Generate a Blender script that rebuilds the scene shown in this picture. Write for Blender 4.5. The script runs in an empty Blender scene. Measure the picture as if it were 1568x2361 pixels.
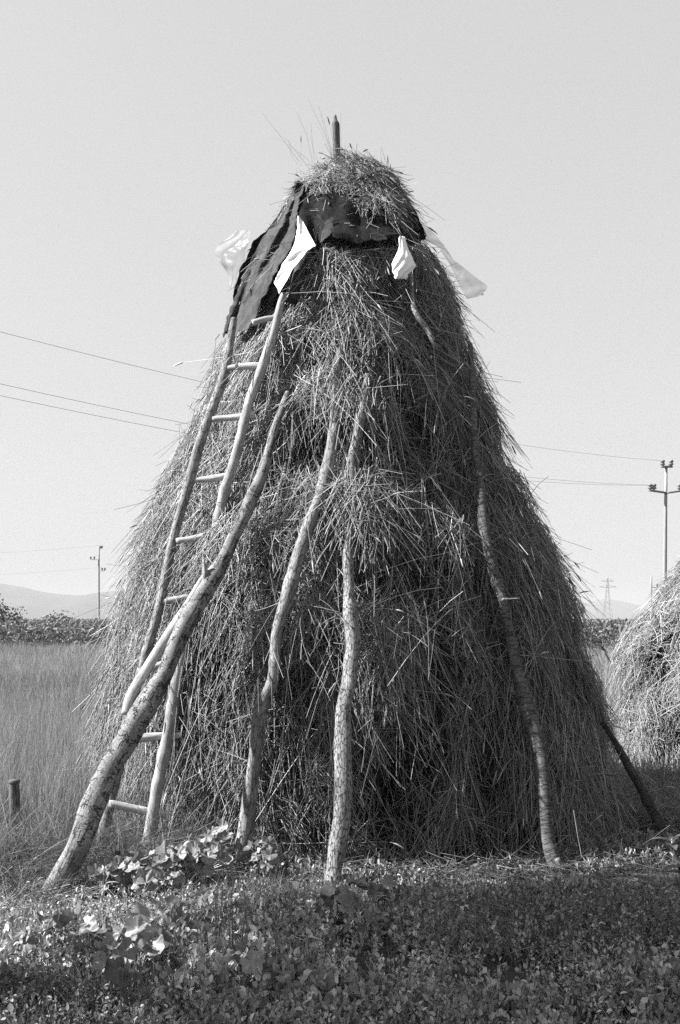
import bpy, math, random
import numpy as np
from mathutils import Vector

rng = np.random.default_rng(7)
random.seed(7)
C = bpy.context.scene
COL = C.collection

# ------------------------------------------------------------------ camera frame
F = 995.0            # focal length in picture pixels (680 x 1024)
HX, HY = 340.0, 618.0
EYE = 1.6
S = 680.0 / 1568.0   # reading scale of the photograph

def at(dx, dy, Y):
    """reading coordinates of the photo + distance -> world point"""
    px, py = dx * S, dy * S
    return np.array([(px - HX) / F * Y, Y, EYE - (py - HY) / F * Y])

def ground_y(dy):
    return EYE * F / (dy * S - HY)

def on_ground(dx, dy):
    Y = ground_y(dy)
    p = at(dx, dy, Y)
    p[2] = gz(p[0], p[1])
    return p

# ------------------------------------------------------------------ noise
def make_noise(seed, n, fmin, fmax):
    r = np.random.default_rng(seed)
    k = r.normal(size=(n, 3))
    k /= np.linalg.norm(k, axis=1)[:, None]
    f = np.exp(r.uniform(math.log(fmin), math.log(fmax), n))
    k *= f[:, None]
    ph = r.uniform(0, 2 * math.pi, n)
    a = (fmin / f) ** 0.5
    a /= math.sqrt((a * a).sum() / 2)
    def fn(p):
        p = np.asarray(p, float)
        out = np.zeros(p.shape[:-1])
        for i in range(n):
            out += a[i] * np.sin(p @ k[i] + ph[i])
        return out
    return fn

n_ground = make_noise(3, 14, 0.8, 5.0)
n_patch = make_noise(5, 16, 1.2, 6.0)
n_clump = make_noise(9, 20, 4.0, 14.0)

def gz(x, y):
    x = np.asarray(x, float); y = np.asarray(y, float)
    p = np.stack([x, y, np.zeros_like(x)], -1)
    fade = np.clip(1.0 - (np.hypot(x, y - 5) - 8) / 20, 0, 1)
    return n_ground(p) * 0.02 * fade

# ------------------------------------------------------------------ mesh helpers
def build(name, verts, faces_flat, sizes, mat=None, parent=None, smooth=True, attr=None, uv=None):
    verts = np.asarray(verts, np.float32)
    me = bpy.data.meshes.new(name)
    me.vertices.add(len(verts))
    me.vertices.foreach_set('co', verts.ravel())
    faces_flat = np.asarray(faces_flat, np.int32).ravel()
    sizes = np.asarray(sizes, np.int32)
    me.loops.add(len(faces_flat))
    me.loops.foreach_set('vertex_index', faces_flat)
    me.polygons.add(len(sizes))
    starts = np.concatenate([[0], np.cumsum(sizes)[:-1]]).astype(np.int32)
    me.polygons.foreach_set('loop_start', starts)
    me.polygons.foreach_set('loop_total', sizes)
    me.polygons.foreach_set('use_smooth', np.full(len(sizes), bool(smooth)))
    if attr is not None:
        a = me.attributes.new('shade', 'FLOAT', 'POINT')
        a.data.foreach_set('value', np.asarray(attr, np.float32))
    if uv is not None:
        l = me.uv_layers.new(name='UVMap')
        l.data.foreach_set('uv', np.asarray(uv, np.float32)[faces_flat].ravel())
    me.update(calc_edges=True)
    me.validate()
    o = bpy.data.objects.new(name, me)
    COL.objects.link(o)
    if mat: me.materials.append(mat)
    if parent: o.parent = parent
    return o

class MB:
    """collects shapes into one mesh"""
    def __init__(s): s.v=[]; s.f=[]; s.sz=[]; s.a=[]; s.uv=[]; s.n=0
    def add(s, v, f, sz, a=None, uv=None):
        v = np.asarray(v, float)
        s.v.append(v); s.f.append(np.asarray(f).ravel() + s.n); s.sz.append(np.asarray(sz))
        s.a.append(np.full(len(v), 0.5) if a is None else np.broadcast_to(a, (len(v),)))
        s.uv.append(np.zeros((len(v), 2)) if uv is None else uv)
        s.n += len(v)
    def build(s, name, mat, parent=None, smooth=True):
        return build(name, np.concatenate(s.v), np.concatenate(s.f), np.concatenate(s.sz), mat, parent, smooth,
                     np.concatenate(s.a), np.concatenate(s.uv))

def norm(v):
    return v / np.maximum(np.linalg.norm(v, axis=-1, keepdims=True), 1e-9)

def strands(pts, rad, shade, sides=3):
    """pts n x m x 3, rad n x m -> prism tubes"""
    n, m, _ = pts.shape
    tan = np.gradient(pts, axis=1)
    tan = norm(tan)
    ref = norm(rng.normal(size=(n, 1, 3)))
    u = norm(np.cross(tan, np.broadcast_to(ref, tan.shape)))
    w = np.cross(tan, u)
    ang = np.arange(sides) * 2 * math.pi / sides
    v = pts[:, :, None, :] + rad[:, :, None, None] * (u[:, :, None, :] * np.cos(ang)[None, None, :, None] + w[:, :, None, :] * np.sin(ang)[None, None, :, None])
    base = (np.arange(n) * m * sides)[:, None, None]
    i = np.arange(m - 1)[None, :, None] * sides
    j = np.arange(sides)[None, None, :]
    j2 = (j + 1) % sides
    f = np.stack([base + i + j, base + i + j2, base + i + sides + j2, base + i + sides + j], -1)
    f = f.reshape(-1)
    a = np.repeat(shade, m * sides)
    return v.reshape(-1, 3), f, np.full(len(f) // 4, 4), a

def ribbons(pts, wid, side, shade):
    """flat blades: pts n x m x 3, wid n x m half widths, side n x 3"""
    n, m, _ = pts.shape
    o = side[:, None, :] * wid[:, :, None]
    v = np.stack([pts - o, pts + o], 2)
    base = (np.arange(n) * m * 2)[:, None]
    i = np.arange(m - 1)[None, :] * 2
    f = np.stack([base + i, base + i + 1, base + i + 3, base + i + 2], -1).reshape(-1)
    return v.reshape(-1, 3), f, np.full(len(f) // 4, 4), np.repeat(shade, m * 2)

def leaflets(p, d, up, L, W, fold, shade):
    """small folded pointed leaves, n of them"""
    s = norm(np.cross(d, up))
    nrm = np.cross(s, d)
    L = L[:, None]; W = W[:, None]
    e = nrm * W * fold
    v = np.stack([p, p + d * L * .3 - s * W * .9 + e, p + d * L * .68 - s * W * .75 + e * .7, p + d * L - nrm * W * .4,
                  p + d * L * .68 + s * W * .75 + e * .7, p + d * L * .3 + s * W * .9 + e], 1)
    b = (np.arange(len(p)) * 6)[:, None]
    f = np.concatenate([b + [0, 3, 2, 1], b + [0, 5, 4, 3]], 1).reshape(-1)
    return v.reshape(-1, 3), f, np.full(len(p) * 2, 4), np.repeat(shade, 6)

def catmull(P, step):
    P = np.asarray(P, float)
    out = []
    Q = np.vstack([2 * P[0] - P[1], P, 2 * P[-1] - P[-2]])
    for i in range(1, len(Q) - 2):
        seg = np.linalg.norm((Q[i + 1] - Q[i])[:3])
        k = max(2, int(seg / step))
        t = np.linspace(0, 1, k, endpoint=False)[:, None]
        a, b, c, d = Q[i - 1], Q[i], Q[i + 1], Q[i + 2]
        out.append(.5 * ((2 * b) + (-a + c) * t + (2 * a - 5 * b + 4 * c - d) * t**2 + (-a + 3 * b - 3 * c + d) * t**3))
    out.append(P[-1:])
    return np.vstack(out)

def tube(path, rad, sides=16, rough=0.08, seed=0, flat=1.0, freq=(6, 70)):
    """closed tapered rod with an uneven skin. path n x 3, rad n"""
    nz = make_noise(100 + seed, 12, *freq)
    path = np.asarray(path, float)
    n = len(path)
    tan = norm(np.gradient(path, axis=0))
    ref = np.array([0.0, 1.0, 0.0]) if abs(tan[:, 1]).mean() < .8 else np.array([1.0, 0, 0])
    u = norm(np.cross(tan, ref)); w = np.cross(tan, u)
    ang = np.arange(sides + 1) * 2 * math.pi / sides
    dirs = u[:, None] * np.cos(ang)[None, :, None] + w[:, None] * np.sin(ang)[None, :, None] * flat
    base = path[:, None] + dirs * rad[:, None, None]
    k = 1 + rough * nz(base * np.array([1, 1, .45]))
    k[:, -1] = k[:, 0]
    v = path[:, None] + dirs * (rad[:, None] * k)[:, :, None]
    s1 = sides + 1
    i = np.arange(n - 1)[:, None] * s1; j = np.arange(sides)[None, :]
    f = np.stack([i + j, i + j + 1, i + s1 + j + 1, i + s1 + j], -1).reshape(-1)
    L = np.concatenate([[0], np.cumsum(np.linalg.norm(np.diff(path, axis=0), axis=1))])
    uv = np.stack([np.broadcast_to(ang[None, :] * rad.mean(), (n, s1)), np.broadcast_to(L[:, None], (n, s1))], -1)
    vv = np.concatenate([v.reshape(-1, 3), path[:1], path[-1:]])
    uu = np.concatenate([uv.reshape(-1, 2), [[0, 0]], [[0, L[-1]]]])
    a, b = n * s1, n * s1 + 1
    cap = []
    for q in range(sides):
        cap += [a, q + 1, q]
        cap += [b, (n - 1) * s1 + q, (n - 1) * s1 + q + 1]
    return vv, np.concatenate([f, cap]), np.concatenate([np.full(len(f) // 4, 4), np.full(len(cap) // 3, 3)]), None, uu

def tag(o, label=None, cat=None, group=None, kind=None):
    if label: o['label'] = label
    if cat: o['category'] = cat
    if group: o['group'] = group
    if kind: o['kind'] = kind
    return o

def empty(name, loc, label, cat, group=None):
    o = bpy.data.objects.new(name, None)
    COL.objects.link(o)
    o.location = loc
    o.empty_display_size = .2
    return tag(o, label, cat, group)

def adopt(o, parent):
    """parent a mesh built in world coordinates under an empty without moving it"""
    l = parent.location
    o.data.transform(__import__('mathutils').Matrix.Translation(-l))
    o.parent = parent
    return o

# ------------------------------------------------------------------ materials (the photograph is black and white)
class Mat:
    def __init__(s, name, rough=.7, spec=.3):
        m = s.m = bpy.data.materials.new(name); m.use_nodes = True
        s.nt = m.node_tree; s.b = s.nt.nodes['Principled BSDF']; s.out = s.nt.nodes['Material Output']
        s.b.inputs['Roughness'].default_value = rough
        s.b.inputs['Specular IOR Level'].default_value = spec
    def n(s, t, **kw):
        x = s.nt.nodes.new(t)
        for k, v in kw.items():
            if k in x.inputs: x.inputs[k].default_value = v
            else: setattr(x, k, v)
        return x
    def l(s, a, b): s.nt.links.new(a, b)
    def grey(s, val): s.b.inputs['Base Color'].default_value = (val, val, val, 1)
    def math(s, op, a, b=None, c=None, clamp=False):
        x = s.n('ShaderNodeMath', operation=op, use_clamp=clamp)
        for i, q in enumerate((a, b, c)):
            if q is None: continue
            if hasattr(q, 'links'): s.l(q, x.inputs[i])
            else: x.inputs[i].default_value = q
        return x.outputs[0]
    def rng(s, v, a, b, c, d):
        x = s.n('ShaderNodeMapRange'); s.l(v, x.inputs[0])
        for i, q in enumerate((a, b, c, d)): x.inputs[i + 1].default_value = q
        return x.outputs[0]
    def bump(s, h, strength=.5, dist=.01):
        x = s.n('ShaderNodeBump'); x.inputs['Strength'].default_value = strength; x.inputs['Distance'].default_value = dist
        s.l(h, x.inputs['Height']); s.l(x.outputs[0], s.b.inputs['Normal'])

K = .56   # all tones of the set sit a little lower than white-balanced colour would read, as on panchromatic film
def mat_attr(name, rough=.6, spec=.3, translucent=0.0, noise=0.0, k=K):
    q = Mat(name, rough, spec)
    a = q.n('ShaderNodeAttribute', attribute_name='shade')
    v = q.math('MULTIPLY', a.outputs['Fac'], k)
    if noise:
        tc = q.n('ShaderNodeTexCoord')
        nz = q.n('ShaderNodeTexNoise', Scale=60.0, Detail=3.0); q.l(tc.outputs['Object'], nz.inputs['Vector'])
        v = q.math('MULTIPLY', v, q.rng(nz.outputs['Fac'], .3, .7, 1 - noise, 1 + noise))
    q.l(v, q.b.inputs['Base Color'])
    if translucent:
        t = q.n('ShaderNodeBsdfTranslucent'); q.l(v, t.inputs['Color'])
        mx = q.n('ShaderNodeMixShader'); mx.inputs[0].default_value = translucent
        q.l(q.b.outputs[0], mx.inputs[1]); q.l(t.outputs[0], mx.inputs[2]); q.l(mx.outputs[0], q.out.inputs['Surface'])
    return q.m

def mat_bark(name, base, dark, su, sv, width, bump=.6, rough=.85, grain=0.35, iso=False):
    q = Mat(name, rough, .2)
    uv = q.n('ShaderNodeUVMap')
    mp = q.n('ShaderNodeMapping'); mp.inputs['Scale'].default_value = (su, sv, 1); q.l(uv.outputs[0], mp.inputs[0])
    wob = q.n('ShaderNodeTexNoise', Scale=3.0, Detail=3.0); q.l(mp.outputs[0], wob.inputs['Vector'])
    add = q.n('ShaderNodeVectorMath', operation='MULTIPLY_ADD')
    q.l(wob.outputs['Color'], add.inputs[0]); add.inputs[1].default_value = (.7, .7, .7); q.l(mp.outputs[0], add.inputs[2])
    vo = q.n('ShaderNodeTexVoronoi', feature='DISTANCE_TO_EDGE', Scale=1.0); q.l(add.outputs[0], vo.inputs['Vector'])
    big = q.n('ShaderNodeTexNoise', Scale=1.3, Detail=2.0); q.l(mp.outputs[0], big.inputs['Vector'])
    w = q.rng(big.outputs['Fac'], .35, .7, width * .1, width * 1.7)
    crack = q.math('DIVIDE', vo.outputs['Distance'], w, clamp=True)          # 0 inside a crack
    if iso:     # irregular splits across and along the bark instead of plates
        parts = []
        for sc, wd in (((7, 9, 1), .024), ((24, 2.2, 1), .020), ((13, 16, 1), .010)):
            mi = q.n('ShaderNodeMapping'); mi.inputs['Scale'].default_value = sc; mi.inputs['Location'].default_value = (sc[0], sc[1] * .3, 0); q.l(uv.outputs[0], mi.inputs[0])
            ni = q.n('ShaderNodeTexNoise', Scale=1.0, Detail=3.5, Roughness=.6); q.l(mi.outputs[0], ni.inputs['Vector'])
            dlt = q.math('ABSOLUTE', q.math('SUBTRACT', ni.outputs['Fac'], .47))
            parts.append(q.math('DIVIDE', dlt, q.math('MULTIPLY', q.rng(big.outputs['Fac'], .4, .65, .05, 1.6), wd), clamp=True))
        crack = q.math('MULTIPLY', q.math('MULTIPLY', parts[0], parts[1]), parts[2])
    mp2 = q.n('ShaderNodeMapping'); mp2.inputs['Scale'].default_value = (120, 80, 1) if iso else (140, 22, 1); q.l(uv.outputs[0], mp2.inputs[0])
    gr = q.n('ShaderNodeTexNoise', Scale=1.0, Detail=5.0, Roughness=.7); q.l(mp2.outputs[0], gr.inputs['Vector'])
    g = q.rng(gr.outputs['Fac'], .3, .7, 1 - grain, 1 + grain)
    mp3 = q.n('ShaderNodeMapping'); mp3.inputs['Scale'].default_value = (9, 4, 1); q.l(uv.outputs[0], mp3.inputs[0])
    pt = q.n('ShaderNodeTexNoise', Scale=1.0, Detail=4.0); q.l(mp3.outputs[0], pt.inputs['Vector'])
    p = q.rng(pt.outputs['Fac'], .35, .7, .6, 1.25)
    base *= K; dark *= K
    alb = q.math('MULTIPLY', q.math('MULTIPLY', g, p), base)
    mix = q.n('ShaderNodeMix', data_type='FLOAT')
    q.l(crack, mix.inputs[0]); mix.inputs[2].default_value = dark; q.l(alb, mix.inputs[3])
    q.l(mix.outputs[0], q.b.inputs['Base Color'])
    h = q.math('ADD', q.math('MULTIPLY', crack, .8), q.math('MULTIPLY', gr.outputs['Fac'], .35))
    q.bump(h, bump, .012)
    return q.m

def mat_noise(name, lo, hi, scale, rough=.8, bump=.4, dist=.01, detail=6, spec=.2):
    q = Mat(name, rough, spec)
    tc = q.n('ShaderNodeTexCoord')
    nz = q.n('ShaderNodeTexNoise', Scale=scale, Detail=float(detail), Roughness=.65); q.l(tc.outputs['Object'], nz.inputs['Vector'])
    q.l(q.rng(nz.outputs['Fac'], .3, .7, lo * K, hi * K), q.b.inputs['Base Color'])
    if bump: q.bump(nz.outputs['Fac'], bump, dist)
    return q.m

M = {}
M['straw'] = mat_attr('straw', .5, .35)
M['straw_ground'] = mat_attr('straw_lying', .6, .25)
M['core'] = mat_noise('packed_hay', .015, .06, 30, bump=1.0, dist=.05)  # core coloured near black, so gaps between straws look deeply shaded
M['bark_rough'] = mat_bark('bark_furrowed', .38, .05, 62, 20, .10, bump=.9, grain=.45)
M['bark_plate'] = mat_bark('bark_plated', .35, .03, 13, 6, .032, bump=1.0, grain=.6, iso=True)
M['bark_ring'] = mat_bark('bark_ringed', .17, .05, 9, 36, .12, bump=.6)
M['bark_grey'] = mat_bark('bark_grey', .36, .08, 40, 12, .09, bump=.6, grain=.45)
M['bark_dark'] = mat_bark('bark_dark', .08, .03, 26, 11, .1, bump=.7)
M['wood_peeled'] = mat_bark('wood_peeled', .50, .15, 30, 3, .035, bump=.3, grain=.3)
M['wood_split'] = mat_bark('wood_split', .78, .25, 60, 3, .05, bump=.3, grain=.25)
M['wood_old'] = mat_bark('wood_weathered', .22, .04, 60, 4, .09, bump=.5)
M['tarp'] = mat_noise('tar_paper', .03, .13, 9, rough=.9, bump=.7, dist=.015, detail=9, spec=.08)
M['tarp_dark'] = mat_noise('tar_paper_dark', .006, .035, 12, rough=.95, bump=.6, dist=.015, detail=9, spec=.05)
M['cloth_white'] = mat_noise('white_plastic', 1.15, 1.25, 5, rough=.5, bump=.1, dist=.01)
M['grass'] = mat_attr('grass', .6, .25, .25)
M['leaf'] = mat_attr('leaf', .5, .35, .25, .25)
M['weed'] = mat_attr('weed', .5, .3, .25, 0, 1.1)
M['crop'] = mat_attr('crop', .6, .25, .2)
M['soil'] = mat_noise('soil', .03, .11, 8, rough=.95, bump=.6, dist=.03, detail=10)
M['hill'] = mat_noise('hill', .05, .09, .01, rough=1, bump=0)
M['pole'] = mat_noise('concrete_pole', .34, .42, 3, bump=0)
M['metal'] = mat_noise('dark_metal', .2, .3, 5, rough=.5, bump=0)
M['wire'] = mat_noise('wire', .22, .28, 5, rough=.5, bump=0)

def mat_film(name, alpha, val):
    q = Mat(name, .35, .4); q.grey(val)
    tl = q.n('ShaderNodeBsdfTranslucent'); tl.inputs[0].default_value = (val, val, val, 1)
    tr = q.n('ShaderNodeBsdfTransparent')
    a = q.n('ShaderNodeMixShader'); a.inputs[0].default_value = .5
    b = q.n('ShaderNodeMixShader')
    tc = q.n('ShaderNodeTexCoord'); nz = q.n('ShaderNodeTexNoise', Scale=9.0, Detail=5.0); q.l(tc.outputs['Object'], nz.inputs['Vector'])
    lw = q.n('ShaderNodeLayerWeight', Blend=.35)
    q.l(q.math('ADD', q.rng(nz.outputs['Fac'], .35, .65, alpha - .12, alpha + .12), q.math('MULTIPLY', lw.outputs['Facing'], .5), clamp=True), b.inputs[0])
    q.bump(nz.outputs['Fac'], .5, .03)
    q.l(q.b.outputs[0], a.inputs[1]); q.l(tl.outputs[0], a.inputs[2])
    q.l(tr.outputs[0], b.inputs[1]); q.l(a.outputs[0], b.inputs[2]); q.l(b.outputs[0], q.out.inputs['Surface'])
    return q.m
M['film'] = mat_film('clear_plastic_film', .3, .32)

# ------------------------------------------------------------------ the haystack body
class Stack:
    def __init__(s, D, z, R, ax, seed, lump, hollows=()):
        s.D = D; s.z = np.array(z); s.R = np.array(R); s.axx = np.array(ax)
        s.n1 = make_noise(seed, 18, 2.2, 6.0); s.n2 = make_noise(seed + 1, 18, 7, 16)
        s.lump = lump; s.hollows = []
        for dx, dy, r, d, *wt in hollows:
            p, ok = s.hit(dx, dy)
            wt = wt[0] if wt else .97
            s.hollows.append((p, r * 1.15, d * 1.35, wt))
    def prof(s, z): return np.interp(z, s.z, s.R, left=s.R[0], right=0.0)
    def ax(s, z): return np.interp(z, s.z, s.axx)
    def hit(s, dx, dy):
        t = np.linspace(4.0, s.D + 1.0, 500)
        P = np.stack([(dx * S - HX) / F * t, t, EYE - (dy * S - HY) / F * t], -1)
        f = np.hypot(P[:, 0] - s.ax(P[:, 2]), P[:, 1] - s.D) - s.prof(P[:, 2])
        i = np.where(f < 0)[0]
        if len(i): return P[i[0]], True
        k = int(np.argmin(f)); return P[k], False
    def depth(s, dx, dy): return s.hit(dx, dy)[0][1]
    def lumps(s, P):
        d = s.lump * (s.n1(P) * .65 + s.n2(P) * .5)
        for p, r, dep, wt in s.hollows:
            d = d - dep * np.exp(-((P - p) ** 2).sum(-1) / (r * r))
        return d
    def hollow_w(s, P):
        w = np.ones(P.shape[:-1])
        for p, r, dep, wt in s.hollows:
            w = w * (1 - wt * np.exp(-((P - p) ** 2).sum(-1) / (r * r)))
        return w
    def point(s, z, phi):
        R = s.prof(z)
        P = np.stack([s.ax(z) + R * np.sin(phi), s.D - R * np.cos(phi), z], -1)
        return P
    def frame(s, z, phi):
        dz = .06
        k = np.arctan2(-(s.prof(z + dz) - s.prof(z - dz)), 2 * dz)
        k = np.clip(k, -.3, 1.5)
        n = np.stack([np.cos(k) * np.sin(phi), -np.cos(k) * np.cos(phi), np.sin(k)], -1)
        t = np.stack([np.sin(k) * np.sin(phi), -np.sin(k) * np.cos(phi), -np.cos(k)], -1)
        h = np.stack([np.cos(phi), np.sin(phi), np.zeros_like(phi)], -1)
        return n, t, h
    def sample(s, n, zlo, zhi, front=.8):
        zz = np.linspace(zlo, zhi, 400); R = s.prof(zz)
        dR = np.gradient(R, zz)
        w = (R + .05) * np.sqrt(1 + np.clip(dR, -6, 6) ** 2)
        c = np.cumsum(w); c /= c[-1]
        z = np.interp(rng.random(n), c, zz)
        phi = np.where(rng.random(n) < front, rng.uniform(-1.95, 1.95, n), rng.uniform(1.95, 2 * math.pi - 1.95, n))
        return z, phi
    def core(s, name, inset, parent):
        nz_, nf = 90, 120
        z = np.linspace(s.z[0], s.z[-1] - .02, nz_); ph = np.linspace(0, 2 * math.pi, nf, endpoint=False)
        Z, PH = np.meshgrid(z, ph, indexing='ij')
        P = s.point(Z, PH); n, t, h = s.frame(Z, PH)
        ins = np.minimum(inset, s.prof(Z) * .6)
        P = P + n * (s.lumps(P) - ins)[..., None]
        i = np.arange(nz_ - 1)[:, None] * nf; j = np.arange(nf)[None]; j2 = (j + 1) % nf
        f = np.stack([i + j, i + j2, i + nf + j2, i + nf + j], -1).reshape(-1)
        top = np.arange(nf) + (nz_ - 1) * nf
        return build(name, P.reshape(-1, 3), np.concatenate([f, top]), np.concatenate([np.full(len(f) // 4, 4), [nf]]), M['core'], parent)

SIL = [  # height in the photo, left edge, right edge of the stack
 (394,742,832),(415,702,872),(450,662,905),(500,628,930),(550,592,968),(600,572,1004),(650,556,1040),(700,536,1062),(760,516,1092),
 (800,502,1110),(850,476,1132),(900,456,1146),(950,436,1164),(1000,416,1176),(1050,398,1190),(1100,380,1210),
 (1150,354,1234),(1200,328,1260),(1250,306,1285),(1300,288,1306),(1350,276,1322),(1400,264,1338),(1450,254,1352),
 (1500,244,1370),(1550,238,1388),(1600,236,1402),(1650,236,1416),(1700,236,1428),(1750,236,1440),(1800,236,1448),(1850,246,1455),(1900,262,1462),(1960,290,1462)]
D0 = 8.3
zs, Rs, As = [], [], []
for y, a, b in SIL:
    w = (b - a) / 2 * S; cx = ((a + b) / 2 * S - HX) / F * D0
    th = math.atan(w / F); R = D0 * math.sin(th)
    Yt = D0 - R * math.sin(th)
    zs.append(EYE + (HY - y * S) / F * Yt); Rs.append(max(.05, R - .075)); As.append(cx)
zs = zs[::-1]; Rs = Rs[::-1]; As = As[::-1]
zs = [-0.12] + zs + [zs[-1] + .03]; Rs[0] += .09; Rs[1] += .04; Rs = [Rs[0] * .97] + Rs + [.02]; As = [As[0]] + As + [As[-1]]
HOL = [(1010,985,.20,.20),(870,1800,.36,.24),(1140,1965,.42,.28),(930,1890,.28,.2),(690,1010,.16,.12),(1000,1300,.25,.10),
       (455,1930,.25,.18),(870,1300,.15,.10),(1030,1560,.22,.10),(720,1600,.2,.10),(640,1800,.2,.1),(890,690,.14,.08),(690,820,.12,.10),
       (1180,1640,.25,.12),(1010,1730,.25,.14),(680,1950,.15,.15),(1215,1850,.2,.14),(500,1480,.15,.1),(760,1330,.12,.1),(1060,1130,.2,.1),(640,1290,.12,.1)]
HOL += [(1092,960,.12,.05,.2),(1098,1060,.15,.08,.3),(1108,1150,.17,.11,.4),(1120,1240,.18,.12,.45),(1138,1330,.18,.12,.45),(1160,1420,.16,.09,.35),(1190,1530,.14,.06,.3),(1225,1680,.14,.05,.3)]
HS = Stack(D0, zs, Rs, As, 21, .065, HOL)
ZTOP = zs[-1]

def project(P):
    return np.stack([(P[..., 0] / P[..., 1] * F + HX) / S, (HY - (P[..., 2] - EYE) / P[..., 1] * F) / S], -1)

def in_poly(q, poly):
    x, y = q[..., 0], q[..., 1]; c = np.zeros(x.shape, bool)
    n = len(poly)
    for i in range(n):
        x1, y1 = poly[i]; x2, y2 = poly[(i + 1) % n]
        c ^= ((y1 > y) != (y2 > y)) & (x < (x2 - x1) * (y - y1) / (y2 - y1 + 1e-9) + x1)
    return c

def straw_shapes(mb, P, d, n, L, r, shade, droop, ears=.05, m=5, sides=3):
    k = len(P)
    s = np.linspace(0, 1, m)[None, :, None]
    bend = norm(rng.normal(size=(k, 3))) * rng.uniform(0, .42, (k, 1))
    kink = np.where(rng.random(k) < .2, 1.0, 0.0)[:, None] * rng.normal(size=(k, 3)) * .35
    g = np.array([0, 0, -1.0])
    pts = P[:, None] + d[:, None] * (L[:, None, None] * s) + (bend[:, None] + g * droop[:, None, None]) * (L[:, None, None] * s * s) \
        + kink[:, None] * L[:, None, None] * np.maximum(0, s - .5)
    rad = r[:, None] * np.linspace(1.05, .6, m)[None]
    mb.add(*strands(pts, rad, shade, sides))
    e = np.where(rng.random(k) < ears)[0]
    if len(e):
        dd = norm(pts[e, -1] - pts[e, -2]); EL = rng.uniform(.05, .10, len(e))
        ss = np.array([0, .25, .7, 1.0])[None, :, None]
        ep = pts[e, -1][:, None] + dd[:, None] * EL[:, None, None] * ss + g * (.25 * EL[:, None, None] * ss * ss)
        er = rng.uniform(.005, .008, len(e))[:, None] * np.array([.4, 1, .8, .15])[None]
        mb.add(*strands(ep, er, shade[e] * .85, 4))

def tuft_straws(st, mb, n_tuft, per, zlo, zhi, spread, jitter, out, Lr, rr, shade_mu, front=.8, reject=None, lift=0.0, zedge=None, messy=.22, side_bias=0.0, ears=.05, droop=(.08, .6), avoid=True, clump=0.0, kill=False):
    z, phi = st.sample(n_tuft, zlo, zhi, front)
    P0 = st.point(z, phi)
    ok = np.ones(len(z), bool)
    if avoid: ok &= rng.random(len(z)) < st.hollow_w(P0)
    if clump: ok &= rng.random(len(z)) < np.clip(.62 + .55 * clump * n_clump(P0), .04, 1)
    if zedge is not None: ok &= z > zedge(phi)
    z, phi = z[ok], phi[ok]; k = len(z)
    at_ = rng.normal(0, spread, k) + side_bias * np.sin(phi)
    sh_t = rng.normal(0, .22, k)
    o_t = rng.uniform(*out, k)
    L_t = rng.uniform(*Lr, k)
    cnt = rng.integers(max(1, per // 2), per * 2, k)
    idx = np.repeat(np.arange(k), cnt); N = len(idx)
    R = np.maximum(st.prof(z), .15)
    zz = z[idx] + rng.normal(0, .07, N); pp = phi[idx] + rng.normal(0, .07, N) / R[idx]
    zz = np.clip(zz, st.z[0] + .03, st.z[-1] - .01)
    P = st.point(zz, pp); n, t, h = st.frame(zz, pp)
    P = P + n * (st.lumps(P) + lift - rng.uniform(0, .11, N) ** 1.0)[:, None]
    al = at_[idx] + rng.normal(0, jitter, N)
    mess = rng.random(N) < messy
    al = np.where(mess, rng.uniform(-math.pi, math.pi, N), al)
    be = o_t[idx] + rng.normal(0, .09, N)
    d = norm(t * np.cos(al)[:, None] + h * np.sin(al)[:, None] + n * be[:, None])
    L = L_t[idx] * rng.uniform(.55, 1.35, N)
    P = P - d * (L * .35)[:, None]
    r = rng.uniform(*rr, N)
    shade = np.clip(shade_mu * np.exp(sh_t[idx] + rng.normal(0, .32, N)), .05, .85)
    if reject is not None:
        q = project(P); q2 = project(P + d * (L * .35)[:, None])
        bad = np.zeros(N, bool)
        for poly in reject: bad |= in_poly(q, poly) | in_poly(q2, poly)
        bad &= P[:, 1] < st.D
        P = P - n * (bad * .06)[:, None]
        if kill:
            P, d, n, L, r, shade = P[~bad], d[~bad], n[~bad], L[~bad], r[~bad], shade[~bad]
    # nothing dips below the soil
    straw_shapes(mb, P, d, n, L, r, shade, rng.uniform(*droop, len(P)), ears)
    return len(P)

# ---- outlines of the sheets tied round the top of the stack
cA = lambda L: [(484.2 + x * .1838, 403.5 + y * .1838) for x, y in L]
cB = lambda L: [(691.8 + x * .2941, 432.3 + y * .2941) for x, y in L]
T_left = (cA([(1070,70),(1010,250),(930,430),(860,570),(790,650),(660,810),(540,1000),(460,1210),(370,1400),(280,1620),(220,1800),(150,2010)]),
          cA([(1215,90),(1140,250),(1105,400),(1100,500),(1088,640),(1075,800),(985,980),(880,1150),(770,1350),(645,1560),(600,1760),(430,1960)]))
T_under = (cA([(930,380),(700,710),(540,830),(450,1050),(300,1390),(290,1600)]), cA([(990,420),(900,600),(760,790),(620,1010),(480,1330),(360,1560)]))
T_corner = (cA([(850,1180),(760,1350),(690,1480),(700,1580)]), cA([(960,1180),(850,1380),(860,1480),(750,1610)]))
T_mid = (cA([(1150,90),(1130,250),(1105,420),(1140,560),(1230,760),(1325,895)]), cA([(1230,90),(1370,220),(1450,400),(1480,560),(1450,720),(1360,905)]))
T_white = (cA([(1100,515),(1092,700),(1075,830),(1000,1000),(920,1110),(850,1260),(805,1350),(860,1470)]),
           cA([(1112,515),(1180,600),(1240,720),(1330,890),(1230,945),(1120,1080),(1020,1210),(875,1485)]))
T_front = (cB([(185,60),(260,20),(400,20),(540,60),(680,180),(800,335)]), cB([(150,440),(240,392),(350,412),(450,447),(620,420),(775,362)]))
T_right = (cB([(740,120),(850,110),(925,210),(965,320)]), cB([(800,370),(870,432),(935,440),(988,395)]))
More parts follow.
